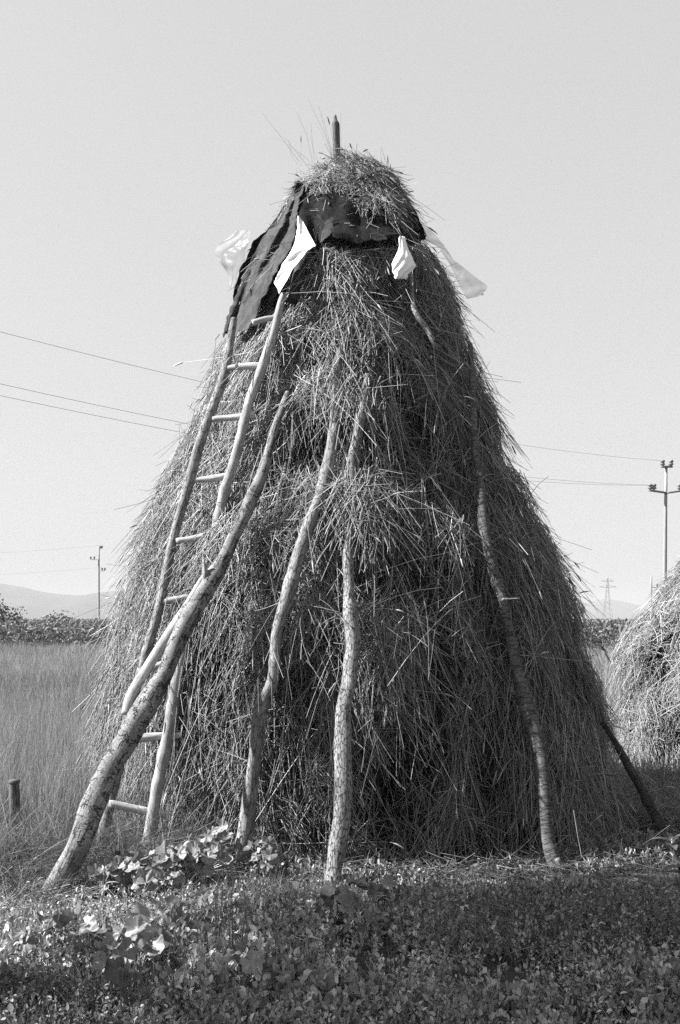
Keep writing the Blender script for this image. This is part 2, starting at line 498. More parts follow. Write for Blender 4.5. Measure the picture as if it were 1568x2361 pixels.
T_bag = (cB([(785,385),(765,490),(722,600),(728,665),(752,722)]), cB([(818,385),(872,540),(912,620),(850,672),(838,715)]))
T_filmr = (cB([(900,230),(1000,305),(1110,430),(1210,570),(1300,640),(1400,720),(1470,770)]), cB([(930,350),(990,420),(1090,470),(1190,640),(1245,770),(1310,875),(1430,850)]))
T_filml = (cA([(330,700),(100,890),(68,960),(110,1090),(230,1240),(255,1450)]), cA([(520,690),(500,820),(450,960),(430,1180),(360,1290),(300,1420)]))
T_peak = (cA([(1090,-60),(1065,40),(1050,130)]), cA([(1110,-40),(1150,40),(1190,130)]))
poly = lambda T: T[0] + T[1][::-1]
REJ = [poly(T_left), poly(T_mid), poly(T_white), T_front[0] + [(x, y - 22) for x, y in T_front[1][::-1]], poly(T_right), poly(T_bag)]

def strip_sheet(T, rows, cols, off, folds, wav, seed, mat, name, parent=None, edge=.0, fixed=None, thick=.004, pull=0.0):
    def res(Pl, n):
        Pl = np.array(Pl, float); l = np.concatenate([[0], np.cumsum(np.linalg.norm(np.diff(Pl, axis=0), axis=1))])
        return np.stack([np.interp(np.linspace(0, l[-1], n), l, Pl[:, i]) for i in range(2)], -1)
    # pair up by index so that rows stay straight
    k = len(T[0]); tt = np.linspace(0, k - 1, rows)
    A = np.stack([np.interp(tt, range(k), [p[i] for p in T[0]]) for i in range(2)], -1)
    k = len(T[1]); tt = np.linspace(0, k - 1, rows)
    B = np.stack([np.interp(tt, range(k), [p[i] for p in T[1]]) for i in range(2)], -1)
    r = np.random.default_rng(seed)
    jag = lambda n: np.convolve(r.normal(0, 1, n + 4), [.25, .5, 1, .5, .25], 'valid')[:, None]
    A += jag(rows) * edge * [1, .5]; B += jag(rows) * edge * [1, .5]
    u = np.linspace(0, 1, cols); v = np.linspace(0, 1, rows)
    G = A[:, None] * (1 - u)[None, :, None] + B[:, None] * u[None, :, None]
    G[-1] += np.stack([np.zeros(cols), np.convolve(r.normal(0, 1, cols + 2), [.5, 1, .5], 'valid') * edge * 2.5], -1)
    nz = make_noise(seed + 300, 14, .02, .12); nz2 = make_noise(seed + 400, 16, .12, .5)
    Pw = np.zeros((rows, cols, 3))
    for i in range(rows):
        for j in range(cols):
            dx, dy = G[i, j]
            Y = HS.depth(dx, dy) if fixed is None else fixed(u[j], v[i])
            Y -= off + pull * v[i]
            Y -= folds(u[j], v[i]) if folds else 0
            Y -= wav * float(nz(np.array([dx, dy, 0.0]))) + wav * .35 * float(nz2(np.array([dx, dy, 0.0])))
            Pw[i, j] = at(dx, dy, Y)
    # relax the depth steps at the outline of the stack
    for _ in range(2):
        Yd = Pw[:, :, 1]; Y2 = Yd.copy(); Y2[1:-1] = (Yd[:-2] + 2 * Yd[1:-1] + Yd[2:]) / 4
        Y3 = Y2.copy(); Y3[:, 1:-1] = (Y2[:, :-2] + 2 * Y2[:, 1:-1] + Y2[:, 2:]) / 4
        for i in range(rows):
            for j in range(cols): Pw[i, j] = at(G[i, j, 0], G[i, j, 1], Y3[i, j])
    i = np.arange(rows - 1)[:, None] * cols; j = np.arange(cols - 1)[None]
    f = np.stack([i + j, i + j + 1, i + cols + j + 1, i + cols + j], -1).reshape(-1)
    o = build(name, Pw.reshape(-1, 3), f, np.full(len(f) // 4, 4), mat, None, True)
    if thick:
        md = o.modifiers.new('thickness', 'SOLIDIFY'); md.thickness = thick; md.offset = 0
    if parent: adopt(o, parent)
    return o

gs = lambda x, c, w: math.exp(-((x - c) / w) ** 2)
# ------------------------------------------------------------------ build: haystack
root = empty('haystack', (As[0], D0, 0), 'tall conical haystack of loose pale straw, propped with crooked poles and a ladder', 'haystack')
adopt(HS.core('packed_hay', .2, None), root)
mb = MB()
n = 0
# underlayer straw, coloured dark to paint shade into the gaps
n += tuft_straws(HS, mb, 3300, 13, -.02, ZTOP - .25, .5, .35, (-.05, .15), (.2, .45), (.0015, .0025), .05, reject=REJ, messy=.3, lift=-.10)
# body, hanging down the slope in tufts
n += tuft_straws(HS, mb, 3000, 11, -.02, ZTOP - .25, .55, .24, (-.05, .34), (.20, .50), (.0019, .0032), .34, reject=REJ, messy=.22, side_bias=-.12, clump=1.5)
n += tuft_straws(HS, mb, 900, 10, .1, 4.4, .9, .3, (0, .35), (.15, .40), (.0020, .0032), .36, reject=REJ, messy=.35, clump=1.4)
# fine broken chaff and short bent bits
n += tuft_straws(HS, mb, 3200, 13, .0, ZTOP - .25, .8, .7, (-.05, .25), (.06, .17), (.0011, .0018), .30, reject=REJ, messy=.5, ears=0, droop=(.1, .9), lift=-.01)
# long single stalks lying over the surface
n += tuft_straws(HS, mb, 1900, 2, .15, ZTOP - .3, .6, .3, (.05, .28), (.28, .62), (.0021, .0034), .52, reject=REJ, messy=.18, ears=.04)
# thick skirt near the soil
n += tuft_straws(HS, mb, 700, 12, .0, .75, .5, .4, (.05, .5), (.25, .5), (.0020, .0032), .30, messy=.35)
# fringe along both sides
n += tuft_straws(HS, mb, 900, 5, .3, 3.4, .25, .2, (.2, .65), (.3, .55), (.0015, .0024), .25, messy=.08, ears=.02, droop=(.2, .7))
n += tuft_straws(HS, mb, 420, 11, EYE + (HY - 650 * S) / F * (D0 - .6), EYE + (HY - 548 * S) / F * (D0 - .6), .35, .3, (.0, .2), (.16, .34), (.0019, .0031), .36, messy=.25, lift=.02, avoid=False, front=1.0, ears=.03, kill=True,
                  reject=[poly(T_left), poly(T_mid), poly(T_white), poly(T_front), poly(T_bag), [(480, 380), (735, 380), (735, 600), (690, 700), (600, 780), (480, 780)], [(700, 380), (1000, 380), (1000, 560), (700, 572)]])
straw = mb.build('loose_straw', M['straw']); adopt(straw, root)
# cap of straw over the sheets
def zpix(dy): return EYE + (HY - dy * S) / F * (D0 - .45)
cap_edge = lambda phi: np.interp(phi, [-1.9, -.9, -.35, .2, .8, 1.9], [zpix(400), zpix(402), zpix(428), zpix(472), zpix(508), zpix(500)])
mb = MB()
n += tuft_straws(HS, mb, 2300, 10, zpix(540), ZTOP, .6, .45, (-.06, .16), (.13, .30), (.0018, .0030), .34, lift=.0, zedge=cap_edge, messy=.35, avoid=False, front=.8, ears=.03, droop=(.0, .25), reject=[poly(T_right)])
n += tuft_straws(HS, mb, 110, 3, zpix(430), ZTOP, .8, .5, (.3, 1.0), (.14, .28), (.0014, .0022), .3, lift=-.02, messy=.5, avoid=False, droop=(0, .2))
k = 18   # stalks standing up beside the stake
P = np.array([at(rng.uniform(680, 800), rng.uniform(372, 400), D0 - rng.uniform(-.1, .25)) for _ in range(k)])
d = norm(np.stack([rng.normal(-.28, .3, k), rng.normal(-.1, .3, k), np.full(k, .8)], -1))
straw_shapes(mb, P, d, None, rng.uniform(.2, .52, k), np.full(k, .0012), np.full(k, .25), rng.uniform(0, .12, k), .06)
cap = mb.build('straw_cap', M['straw']); adopt(cap, root)
print('straws', n)

# ------------------------------------------------------------------ sheets
tl = empty('tar_paper_sheet', at(600, 620, HS.depth(600, 620)), 'long torn grey tar paper sheet hanging from the straw cap over the ladder top', 'tarpaulin')
strip_sheet(T_left, 90, 34, .13, lambda u, v: .055 * gs(u, .25 + .12 * math.sin(4 * v), .16) - .075 * gs(u, .64 - .14 * v, .14) * (.35 + .65 * math.sin(math.pi * v)) + .05 * gs(u, .95, .1) * (1 - v) + .03 * gs(u, .1, .08) * v, .02, 1, M['tarp'], 'hanging_sheet', tl, edge=1.6, thick=.005, pull=.05)
strip_sheet(T_under, 40, 10, .03, None, .01, 2, M['tarp_dark'], 'dark_strip', tl, edge=1.2)  # dark strip behind the left edge of the hanging sheet
strip_sheet(T_corner, 20, 8, .06, None, .01, 3, M['tarp'], 'torn_corner', tl, edge=1.0)
o = strip_sheet(T_mid, 50, 24, .10, lambda u, v: .03 * math.sin(7 * u + 2 * v), .012, 4, M['tarp_dark'], 'tar_paper_sheet', None, edge=1.2)
tag(o, 'dark tar paper piece below the straw cap, just right of the white plastic strip', 'tarpaulin')
o = strip_sheet(T_white, 60, 18, .25, lambda u, v: .02 * math.sin(5 * u + 3 * v), .006, 5, M['cloth_white'], 'plastic_strip', None, edge=.6, thick=.003)
tag(o, 'bright white plastic strip hanging between two dark tar paper sheets above the ladder', 'plastic sheet')
tf = empty('tar_paper_sheet', at(830, 540, HS.depth(830, 540)), 'dark tar paper band with a scalloped hem across the front below the straw cap', 'tarpaulin')
strip_sheet(T_front, 60, 30, .11, lambda u, v: (.04 * u * u + .015 * math.sin(8 * v) * u) + .03 * gs(u, .85, .12), .022, 6, M['tarp_dark'], 'band', tf, edge=1.2)
strip_sheet((cB([(235,230),(190,300),(155,440)]), cB([(262,240),(258,340),(205,405)])), 24, 10, .19, None, .006, 16, M['tarp'], 'folded_corner', tf, edge=.8)
strip_sheet((cB([(552,365),(600,358),(670,385)]), cB([(560,405),(610,425),(690,408)])), 20, 8, .21, None, .004, 17, M['tarp'], 'folded_hem', tf, edge=.8)
o = strip_sheet(T_right, 36, 20, .17, lambda u, v: .03 * math.sin(8 * v), .012, 7, M['tarp_dark'], 'tar_paper_sheet', None, edge=1.5)
tag(o, 'small dark tar paper corner at the upper right edge of the haystack', 'tarpaulin')
o = strip_sheet(T_bag, 40, 22, .22, lambda u, v: .05 * math.sin(u * math.pi) * math.sin(v * math.pi) + .018 * abs(math.sin(9 * u + 7 * v)), .012, 8, M['cloth_white'], 'plastic_bag', None, edge=.7, thick=.003)
tag(o, 'crumpled white plastic bag caught on a bent stick near the haystack top', 'plastic bag')
fr = empty('plastic_film', at(1080, 620, D0 - .1), 'clear plastic film fluttering off the upper right side of the haystack', 'plastic sheet')
strip_sheet(T_filmr, 60, 16, .0, lambda u, v: .03 * math.sin(14 * v + 4 * u), .02, 9, M['film'], 'sheet', fr, edge=1.0, thick=0, fixed=lambda u, v: D0 - .42 + .22 * v)
fl = empty('plastic_film', at(530, 600, D0 - .1), 'clear plastic film puffed out from the upper left side of the haystack', 'plastic sheet')
strip_sheet(T_filml, 50, 16, .0, lambda u, v: .05 * math.sin(6 * u + 7 * v), .025, 10, M['film'], 'sheet', fl, edge=1.0, thick=0, fixed=lambda u, v: D0 - .25 + .1 * v)
o = strip_sheet(T_peak, 20, 10, .05, None, .01, 11, M['film'], 'plastic_film', None, edge=.5, thick=0)
tag(o, None, 'plastic sheet')
o['label'] = 'small upright peak of pale plastic beside the straw cap above the hanging tar paper'

# ------------------------------------------------------------------ poles
def rod_path(pts, foot, top_off, step=.02, clear=.02, sink=.12, top=None, st=HS, settle=False):
    """pts: (dx, dy, width) from the foot up. Depth runs from the foot to the stack face"""
    pts = np.array(pts, float)
    y0, y1 = pts[0, 1], pts[-1, 1]
    topY = (st.depth(pts[-1, 0], pts[-1, 1]) - top_off) if top is None else top
    out = []
    for dx, dy, w in pts:
        t = (y0 - dy) / (y0 - y1)
        Y = 1 / ((1 - t) / foot + t / topY)
        if clear is not None:
            cl = clear - (.10 + clear) * max(0, (t - .45) / .55) if settle else clear
            Y = min(Y, st.depth(dx, dy) - cl - w * S / F * Y * .5)
        out.append(list(at(dx, dy, Y)) + [w * S / F * Y * .5])
    P = catmull(out, step)
    if sink:
        d = P[0, :3] - P[3, :3]; d /= np.linalg.norm(d)
        P = np.vstack([np.append(P[0, :3] + d * sink, P[0, 3]), P])
    r = np.maximum(P[:, 3], .004)
    rs = np.random.default_rng(int(pts[0, 0]) + 5); L = np.arange(len(r)) * step
    for q in rs.uniform(.2, L[-1] * .95, max(2, int(L[-1] * 1.6))):
        r = r * (1 + rs.uniform(.06, .22) * np.exp(-((L - q) / rs.uniform(.02, .05)) ** 2))
    r = r * (1 + .06 * np.sin(L * 5.1 + pts[0, 0]) * np.sin(L * 2.3 + 1))
    c = P[:, :3] + np.stack([np.sin(L * 6.7 + pts[0, 0]), np.sin(L * 4.9 + 2), 0 * L], -1) * (r * .14)[:, None]
    return c, r

def rod(name, pts, foot, top_off, mat, label, cat, seed, group=None, sides=36, rough=.13, parent=None, **kw):
    p, r = rod_path(pts, foot, top_off, **kw)
    mb = MB(); mb.add(*tube(p, r, sides, rough, seed))
    o = mb.build(name, M[mat])
    if parent: adopt(o, parent)
    elif label: tag(o, label, cat, group)
    return o, p, r

PG = 'crooked poles propping the haystack'
LP = [(112,2088,64),(160,1988,62),(215,1862,60),(265,1760,56),(310,1672,52),(343,1612,54),(375,1560,48),(402,1500,46),(442,1420,44),(480,1350,44),
      (515,1285,38),(553,1210,37),(582,1150,32),(605,1090,25),(628,1005,22),(652,940,18),(664,905,12)]
big = empty('prop_pole', at(112, 2088, ground_y(2080)), 'thickest leaning prop pole with cracked plated bark, crossing in front of the ladder', 'pole', PG)
_, bp, br = rod('trunk', LP, ground_y(2078), -.05, 'bark_plate', None, None, 1, parent=big, rough=.10, settle=True)
def depth_on(path, dy):
    q = project(path); i = int(np.argmin(abs(q[:, 1] - dy))); return path[i, 1]
slab = [(288,1648,16),(303,1602,22),(340,1540,24),(385,1470,23),(430,1400,22),(460,1345,18),(474,1322,12)]
sp = catmull([list(at(x, y, depth_on(bp, y) + .06 + .05 * (y - 1322) / 326)) + [w * S / F * 6 * .5] for x, y, w in slab], .02)
mb = MB(); mb.add(*tube(sp[:, :3], sp[:, 3], 14, .14, 31, flat=.5)); adopt(mb.build('split_branch', M['wood_split']), big)
kn = [(470,1345,14),(474,1325,20),(472,1308,12),(470,1290,5)]
sp = catmull([list(at(x, y, depth_on(bp, 1340) - .03)) + [w * S / F * 6 * .5] for x, y, w in kn], .01)
mb = MB(); mb.add(*tube(sp[:, :3], sp[:, 3], 12, .15, 33)); adopt(mb.build('knot', M['wood_peeled']), big)
kn = [(345,1615,18),(338,1604,15),(330,1597,7)]
sp = catmull([list(at(x, y, depth_on(bp, 1612) - .03)) + [w * S / F * 6 * .5] for x, y, w in kn], .008)
mb = MB(); mb.add(*tube(sp[:, :3], sp[:, 3], 12, .15, 34)); adopt(mb.build('branch_stub', M['wood_peeled']), big)

rod('prop_pole', [(548,1985,40),(560,1935,38),(575,1860,36),(588,1750,38),(594,1660,38),(602,1622,38),(628,1565,34),(640,1460,30),(662,1380,30),(684,1290,30),(714,1210,30),(742,1140,27),
     (756,1070,25),(770,980,22),(775,870,20),(790,795,17),(806,755,13)], 6.28, -.02, 'bark_grey', 'slender crooked grey prop pole with an elbow low down, next beside the ladder', 'pole', 2, PG, settle=True)
rod('prop_pole', [(764,2075,50),(774,1990,45),(785,1880,42),(790,1780,41),(794,1700,40),(796,1640,40),(806,1560,37),(812,1480,34),(807,1420,32),(806,1340,29),(804,1260,27),(808,1180,26),(809,1110,27),
     (813,1060,25),(826,1000,22),(840,900,19),(846,865,14)], ground_y(2068), -.02, 'bark_rough', 'nearly upright prop pole with pale furrowed bark, standing before the middle of the haystack', 'pole', 3, PG, settle=True)
rp = empty('prop_pole', at(1280, 2000, 6.3), 'long dark prop pole with ringed bark lying on the shaded side of the haystack', 'pole', PG)
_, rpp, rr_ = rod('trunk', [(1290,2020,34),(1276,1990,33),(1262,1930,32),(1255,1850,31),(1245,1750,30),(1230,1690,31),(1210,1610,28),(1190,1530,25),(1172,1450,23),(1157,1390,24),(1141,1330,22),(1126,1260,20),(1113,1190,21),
     (1105,1110,20),(1096,1040,18),(1091,950,16),(1088,870,15),(1085,795,13)], 6.2, .0, 'bark_ring', None, None, 4, parent=rp, clear=-.015)
mb = MB()
sp = catmull([list(at(x, y, 6.16)) + [w * S / F * 6.1 * .5] for x, y, w in [(1330,2075,22),(1312,2045,22),(1300,2010,20),(1284,1980,14)]], .01)
mb.add(*tube(sp[:, :3], sp[:, 3], 14, .15, 35)); adopt(mb.build('forked_foot', M['bark_grey']), rp)
mb = MB()
dd = depth_on(rpp, 1385) - .06
sp = catmull([list(at(x, y, dd)) + [w * S / F * 6.5 * .5] for x, y, w in [(1152,1388,9),(1160,1383,8),(1180,1381,4),(1198,1380,3)]], .01)
mb.add(*tube(sp[:, :3], sp[:, 3], 8, .1, 36)); adopt(mb.build('twig', M['wood_peeled']), rp)
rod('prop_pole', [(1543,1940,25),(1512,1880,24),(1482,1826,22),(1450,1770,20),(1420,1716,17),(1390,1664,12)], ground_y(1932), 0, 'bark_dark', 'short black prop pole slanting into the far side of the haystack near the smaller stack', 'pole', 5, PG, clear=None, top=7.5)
rod('prop_pole', [(676,695,26),(684,660,28),(695,620,28),(712,585,26),(722,560,22)], HS.depth(676, 695) - .08, .08, 'bark_dark', 'dark stub of a pole ending behind the ladder top under the white plastic strip', 'pole', 6, PG, sink=0, clear=.03)
rod('bent_stick', [(1006,808,9),(998,790,11),(984,760,12),(965,734,12),(953,705,11),(950,670,10),(947,630,10),(944,596,7)], HS.depth(1004, 806) - .04, .12, 'bark_grey', 'bent grey stick under the crumpled white plastic bag', 'stick', 7, sink=0, clear=.03, rough=.05)
# stake through the top
ty = D0
sp = catmull([list(at(x, y, ty)) + [w * S / F * ty * .5] for x, y, w in [(777,420,18),(776,360,17.5),(775,330,17),(774,305,17.5),(773.5,290,18),(773,283,16),(773,277,9),(772.5,266,6)]], .02)
mb = MB(); mb.add(*tube(sp[:, :3], sp[:, 3], 14, .05, 41)); tag(mb.build('centre_stake', M['wood_old']), 'weathered stake with a whittled point rising out of the haystack top', 'stake')

# ------------------------------------------------------------------ ladder
SL = [(222,1998,27),(240,1920,26),(266,1800,25),(300,1640,24),(335,1520,23),(366,1400,22),(397,1260,23),(422,1160,22),(455,1040,22),(490,945,21),(515,870,20),(532,775,18),(540,735,16)]
SR = [(322,2000,30),(345,1930,30),(358,1860,29),(376,1750,28),(394,1640,27),(414,1540,26),(440,1450,25),(474,1340,25),(486,1300,25),(503,1210,24),(519,1130,23),(545,1040,22),(575,930,22),(601,860,21),(626,780,20),(648,700,17),(656,678,14)]
fy = ground_y(1992)
lad = empty('ladder', at(275, 1995, fy), 'homemade pole ladder with split rungs leaning on the left of the haystack', 'ladder')
topY = HS.depth(655, 680) - .16
_, pl, rl_ = rod('stile', SL, fy, 0, 'bark_grey', None, None, 11, parent=lad, clear=None, top=topY + .04, rough=.05)  # darker grey bark than the other stile stands in for the thick pole's shadow
_, pr, rr2 = rod('stile', SR, fy, 0, 'wood_peeled', None, None, 12, parent=lad, clear=None, top=topY, rough=.05)
RUNGS = [((592,743),(632,736),16),((527,853),(601,841),18),((497,969),(572,955),16),((456,1106),(528,1093),17),((416,1243),(500,1230),17),((384,1383),(460,1374),18),((330,1545),(424,1525),18),((300,1710),(402,1695),20),((262,1859),(366,1872),19)]
for i, (a, b, w) in enumerate(RUNGS):
    # each rung runs between the two stiles
    ya, yb = depth_on(pl, a[1]) - .02, depth_on(pr, b[1]) - .0
    if i == 0: ya = depth_on(pr, a[1]) - .03
    A, B = at(a[0], a[1], ya), at(b[0], b[1], yb)
    e = (B - A) / np.linalg.norm(B - A)
    A = A - e * .03; B = B + e * .05
    k = 14; t = np.linspace(0, 1, k)[:, None]
    p = A + (B - A) * t + np.array([0, 0, 1.0]) * (.012 * np.sin(t * 3.1 + i))
    r = w * S / F * ya * .5 * (1 - .25 * np.abs(t[:, 0] - .5) * 2 * (i % 2))
    mb = MB(); mb.add(*tube(p, r, 8, .1, 50 + i, flat=.55)); adopt(mb.build('rung', M['wood_split']), lad)

# ------------------------------------------------------------------ fence post
p0 = on_ground(33, 1945)
fp = empty('fence_post', p0, 'short weathered stump of a fence post in the meadow grass', 'post')
sp = catmull([list(at(x, y, p0[1])) + [w * S / F * p0[1] * .5] for x, y, w in [(28,1965,24),(30,1940,23),(33,1900,21),(34,1850,21),(33,1812,20),(33,1803,20)]], .02)
mb = MB(); mb.add(*tube(sp[:, :3], sp[:, 3], 14, .1, 61)); adopt(mb.build('shaft', M['wood_old']), fp)
sp = catmull([list(at(x, y, p0[1])) + [w * S / F * p0[1] * .5] for x, y, w in [(33,1806,25),(33,1802,26),(33,1798,24)]], .005)
mb = MB(); mb.add(*tube(sp[:, :3], sp[:, 3], 14, .06, 62)); adopt(mb.build('cap', M['wood_old']), fp)

# ------------------------------------------------------------------ the second, smaller stack
D1 = 10.8
z1 = [-.1, 0, .3, .7, 1.1, 1.37, 1.71, 2.02, 2.3, 2.6, 2.8, 2.9]
R1 = [1.58, 1.6, 1.66, 1.7, 1.68, 1.6, 1.38, 1.1, .82, .5, .22, .02]
H2 = Stack(D1, z1, R1, [4.75] * len(z1), 77, .09, [(1545,1450,.2,.2),(1560,1700,.3,.25),(1500,1560,.18,.1)])
r2 = empty('haystack', (4.75, D1, 0), 'smaller rounded haystack of rough straw, cut off by the picture edge', 'haystack')
adopt(H2.core('packed_hay', .12, None), r2)
mb = MB()
tuft_straws(H2, mb, 1900, 11, 0, 2.85, .9, .5, (-.05, .35), (.15, .36), (.0024, .0042), .34, messy=.5, front=.9, ears=.0)
tuft_straws(H2, mb, 900, 3, .2, 2.85, .8, .5, (.0, .3), (.25, .5), (.0034, .0056), .40, messy=.5, front=.9, ears=0)
tuft_straws(H2, mb, 500, 12, 0, .5, .7, .5, (.1, .7), (.2, .45), (.0024, .0042), .42, messy=.4, front=.95, ears=0)
adopt(mb.build('loose_straw', M['straw']), r2)

# ------------------------------------------------------------------ ground
def sheet_axis(lo, hi, near_lo, near_hi, step):
    a = np.arange(near_lo, near_hi + 1e-6, step)
    out = list(a); x = near_hi; d = step
    while x < hi: d *= 1.25; x += d; out.append(min(x, hi))
    x = near_lo; d = step
    while x > lo: d *= 1.25; x -= d; out.insert(0, max(x, lo))
    return np.array(out)
gx = sheet_axis(-3200, 3200, -7, 7, .12); gy = sheet_axis(-300, 3900, 1.5, 14, .12)
GX, GY = np.meshgrid(gx, gy, indexing='ij')
GP = np.stack([GX, GY, gz(GX, GY)], -1)
a, b = GX.shape
i = np.arange(a - 1)[:, None] * b; j = np.arange(b - 1)[None]
f = np.stack([i + j, i + b + j, i + b + j + 1, i + j + 1], -1).reshape(-1)
o = build('ground', GP.reshape(-1, 3), f, np.full(len(f) // 4, 4), M['soil'], None, True)
tag(o, kind='structure')

# hills
hl = [(-2200,1380),(-1200,1352),(-500,1362),(-200,1340),(0,1345),(60,1355),(100,1366),(150,1371),(190,1372),(232,1365),(330,1358),(480,1362),(700,1378),(1000,1392),(1200,1402),(1300,1402),(1340,1394),(1385,1381),(1420,1383),(1475,1397),(1520,1390),(1600,1384),(1800,1372),(2300,1385),(3200,1362)]
hx = np.linspace(-2200, 3200, 300); hh = np.interp(hx, [q[0] for q in hl], [q[1] for q in hl])
hh = hh + np.convolve(rng.normal(0, 1.2, 304), np.ones(5) / 5, 'valid')
hd = np.interp(hx, [-2200, 300, 900, 3200], [1800, 1800, 2700, 2700])
prof = [(-.22, -.02), (-.14, .45), (-.07, .8), (0, 1.0), (.08, .8), (.2, .2), (.25, -.02)]
V = []
for dx, dy, Y in zip(hx, hh, hd):
    top = at(dx, dy, Y)
    for k, (q, hq) in enumerate(prof):
        V.append([top[0] * (1 + q * .3), Y * (1 + q), max(-3, top[2] * hq) + (0 if k in (0, 3, 6) else 4 * math.sin(dx * .05 + k))])
V = np.array(V).reshape(300, 7, 3)
i = np.arange(299)[:, None] * 7; j = np.arange(6)[None]
f = np.stack([i + j, i + j + 7, i + j + 8, i + j + 1], -1).reshape(-1)
o = build('hills', V.reshape(-1, 3), f, np.full(len(f) // 4, 4), M['hill']); tag(o, kind='structure')

# ------------------------------------------------------------------ grass, crop and weeds
def up_dirs(n, lean):
    az = rng.uniform(0, 2 * math.pi, n); k = np.abs(rng.normal(0, lean, n))
    return norm(np.stack([np.sin(k) * np.cos(az), np.sin(k) * np.sin(az), np.cos(k)], -1))

def blades(mb, xy, L, w, lean, bend, shade, m=4):
    n = len(xy)
    P = np.concatenate([xy, gz(xy[:, 0], xy[:, 1])[:, None] - .01], 1)
    d = up_dirs(n, lean)
    hz = norm(np.stack([d[:, 0], d[:, 1], np.zeros(n)], -1) + rng.normal(0, .3, (n, 3)) * [1, 1, 0])
    s = np.linspace(0, 1, m)[None, :, None]
    bd = (rng.uniform(0, bend, n))[:, None, None]
    pts = P[:, None] + d[:, None] * L[:, None, None] * s + (hz[:, None] - [0, 0, .45]) * bd * L[:, None, None] * s * s
    wd = w[:, None] * (1 - np.linspace(0, 1, m)[None] ** 1.5 * .92)
    side = norm(np.cross(d, norm(rng.normal(size=(n, 3)))))
    mb.add(*ribbons(pts, wd, side, shade))

def clear_of_stack(xy, pad=0.0):
    a = np.hypot(xy[:, 0] - As[0], xy[:, 1] - D0) > Rs[1] - .1 + pad
    b = np.hypot(xy[:, 0] - 4.75, xy[:, 1] - D1) > 1.45
    c = (np.abs(xy[:, 0] / xy[:, 1] + .3265) > .017) | (xy[:, 1] < 6.45) | (xy[:, 1] > 7.25)
    e = (np.hypot(xy[:, 0] - 2.36, xy[:, 1] - 6.95) > .38) & (np.hypot(xy[:, 0] + 1.28, (xy[:, 1] - 5.25) * .8) > .32)
    return a & b & c & e
pn = lambda xy, k=1.0: n_patch(np.concatenate([xy * k, np.zeros((len(xy), 1))], 1))

# meadow behind, out to the crop
def fan(n, y0, y1, pow=1.6, xl=None, xr=None):
    Y = y0 + (y1 - y0) * rng.random(n) ** pow
    X = rng.uniform(-.48, .48, n) * Y if xl is None else rng.uniform(xl, xr, n) * Y
    return np.stack([X, Y], -1)
mb = MB()
for n_, y0, y1, w_, xl, xr in ((110000, 6.9, 28, .0022, -.50, -.02), (80000, 15, 50, .005, -.46, -.1), (24000, 10, 50, .005, .1, .48)):
    xy = fan(n_, y0, y1, 1.05, xl, xr); xy = xy[clear_of_stack(xy)]
    k = len(xy)
    blades(mb, xy, rng.uniform(.25, .62, k) * (1 + .07 * pn(xy, .5)).clip(.7, 1.3), rng.uniform(.7, 1.3, k) * w_ * (.6 + xy[:, 1] / 30), .16, .35,
           np.clip(rng.normal(.36, .11, k) + .02 * pn(xy, .45), .1, .7), m=3)
tag(mb.build('meadow_grass', M['grass']), 'pale dry meadow grass behind the haystack', 'grass', kind='stuff')

# maize-like crop band
mb = MB()
n_ = 12000
Y = 44 + 70 * rng.random(n_) ** 1.4; X = rng.uniform(-.52, .52, n_) * Y
keep = (X / Y < -.1) | (X / Y > .2); X, Y = X[keep], Y[keep]; k = len(X)
H = rng.uniform(1.05, 1.5, k)
per = 9
P = np.repeat(np.stack([X, Y, np.zeros(k)], -1), per, 0); hh_ = np.repeat(H, per) * np.tile(np.linspace(.15, .97, per), k)
P[:, 2] = hh_; N = len(P)
d = up_dirs(N, .9); L = rng.uniform(.18, .42, N)
s = np.linspace(0, 1, 4)[None, :, None]
pts = P[:, None] + d[:, None] * L[:, None, None] * s - np.array([0, 0, .5]) * L[:, None, None] * s * s
wd = rng.uniform(.03, .06, N)[:, None] * np.array([.6, 1, .8, .1])[None]
mb.add(*ribbons(pts, wd, norm(np.cross(d, norm(rng.normal(size=(N, 3))))), np.clip(rng.normal(.19, .06, N), .06, .4)))
tag(mb.build('crop_field', M['crop']), 'dark leafy crop field along the horizon', 'crop', kind='stuff')

# rougher grass round the stack foot and at left
mb = MB()
xy = np.stack([rng.uniform(-4.2, 4.8, 60000), 5.4 + 5 * rng.random(60000) ** 1.3], -1)
w_ = np.clip(.5 + .5 * pn(xy, .8), .05, 1)
w_ = np.where((xy[:, 1] < 6.2) & (xy[:, 0] > -.9), w_ * .5, w_)
xy = xy[clear_of_stack(xy, .05) & (rng.random(len(xy)) < w_)]
k = len(xy)
blades(mb, xy, rng.uniform(.10, .36, k) * np.where((xy[:, 0] > -.9) | (np.hypot(xy[:, 0] + 1.2, xy[:, 1] - 5.5) < .35), .5, 1), rng.uniform(.0014, .0032, k), .5, .9, np.clip(rng.normal(.18, .08, k), .05, .45))
xy = np.stack([rng.normal(-2.0, .55, 9000), rng.normal(6.35, .4, 9000)], -1); xy = xy[clear_of_stack(xy, .05) & (rng.random(9000) < np.clip(.5 + .6 * pn(xy, 1.6), .03, 1))]
k = len(xy)
blades(mb, xy, rng.uniform(.2, .55, k), rng.uniform(.0012, .0030, k), .6, 1.3, np.clip(rng.normal(.22, .12, k), .04, .6), 5)
xy = np.stack([rng.uniform(2.0, 4.2, 16000), rng.uniform(6.6, 9.9, 16000)], -1); xy = xy[clear_of_stack(xy, .0)]
k = len(xy)
blades(mb, xy, rng.uniform(.12, .42, k), rng.uniform(.0016, .0036, k), .45, 1.0, np.clip(rng.normal(.32, .12, k), .06, .6), 4)
tag(mb.build('rough_grass', M['grass']), 'rough grass around the foot of the haystack', 'grass', kind='stuff')

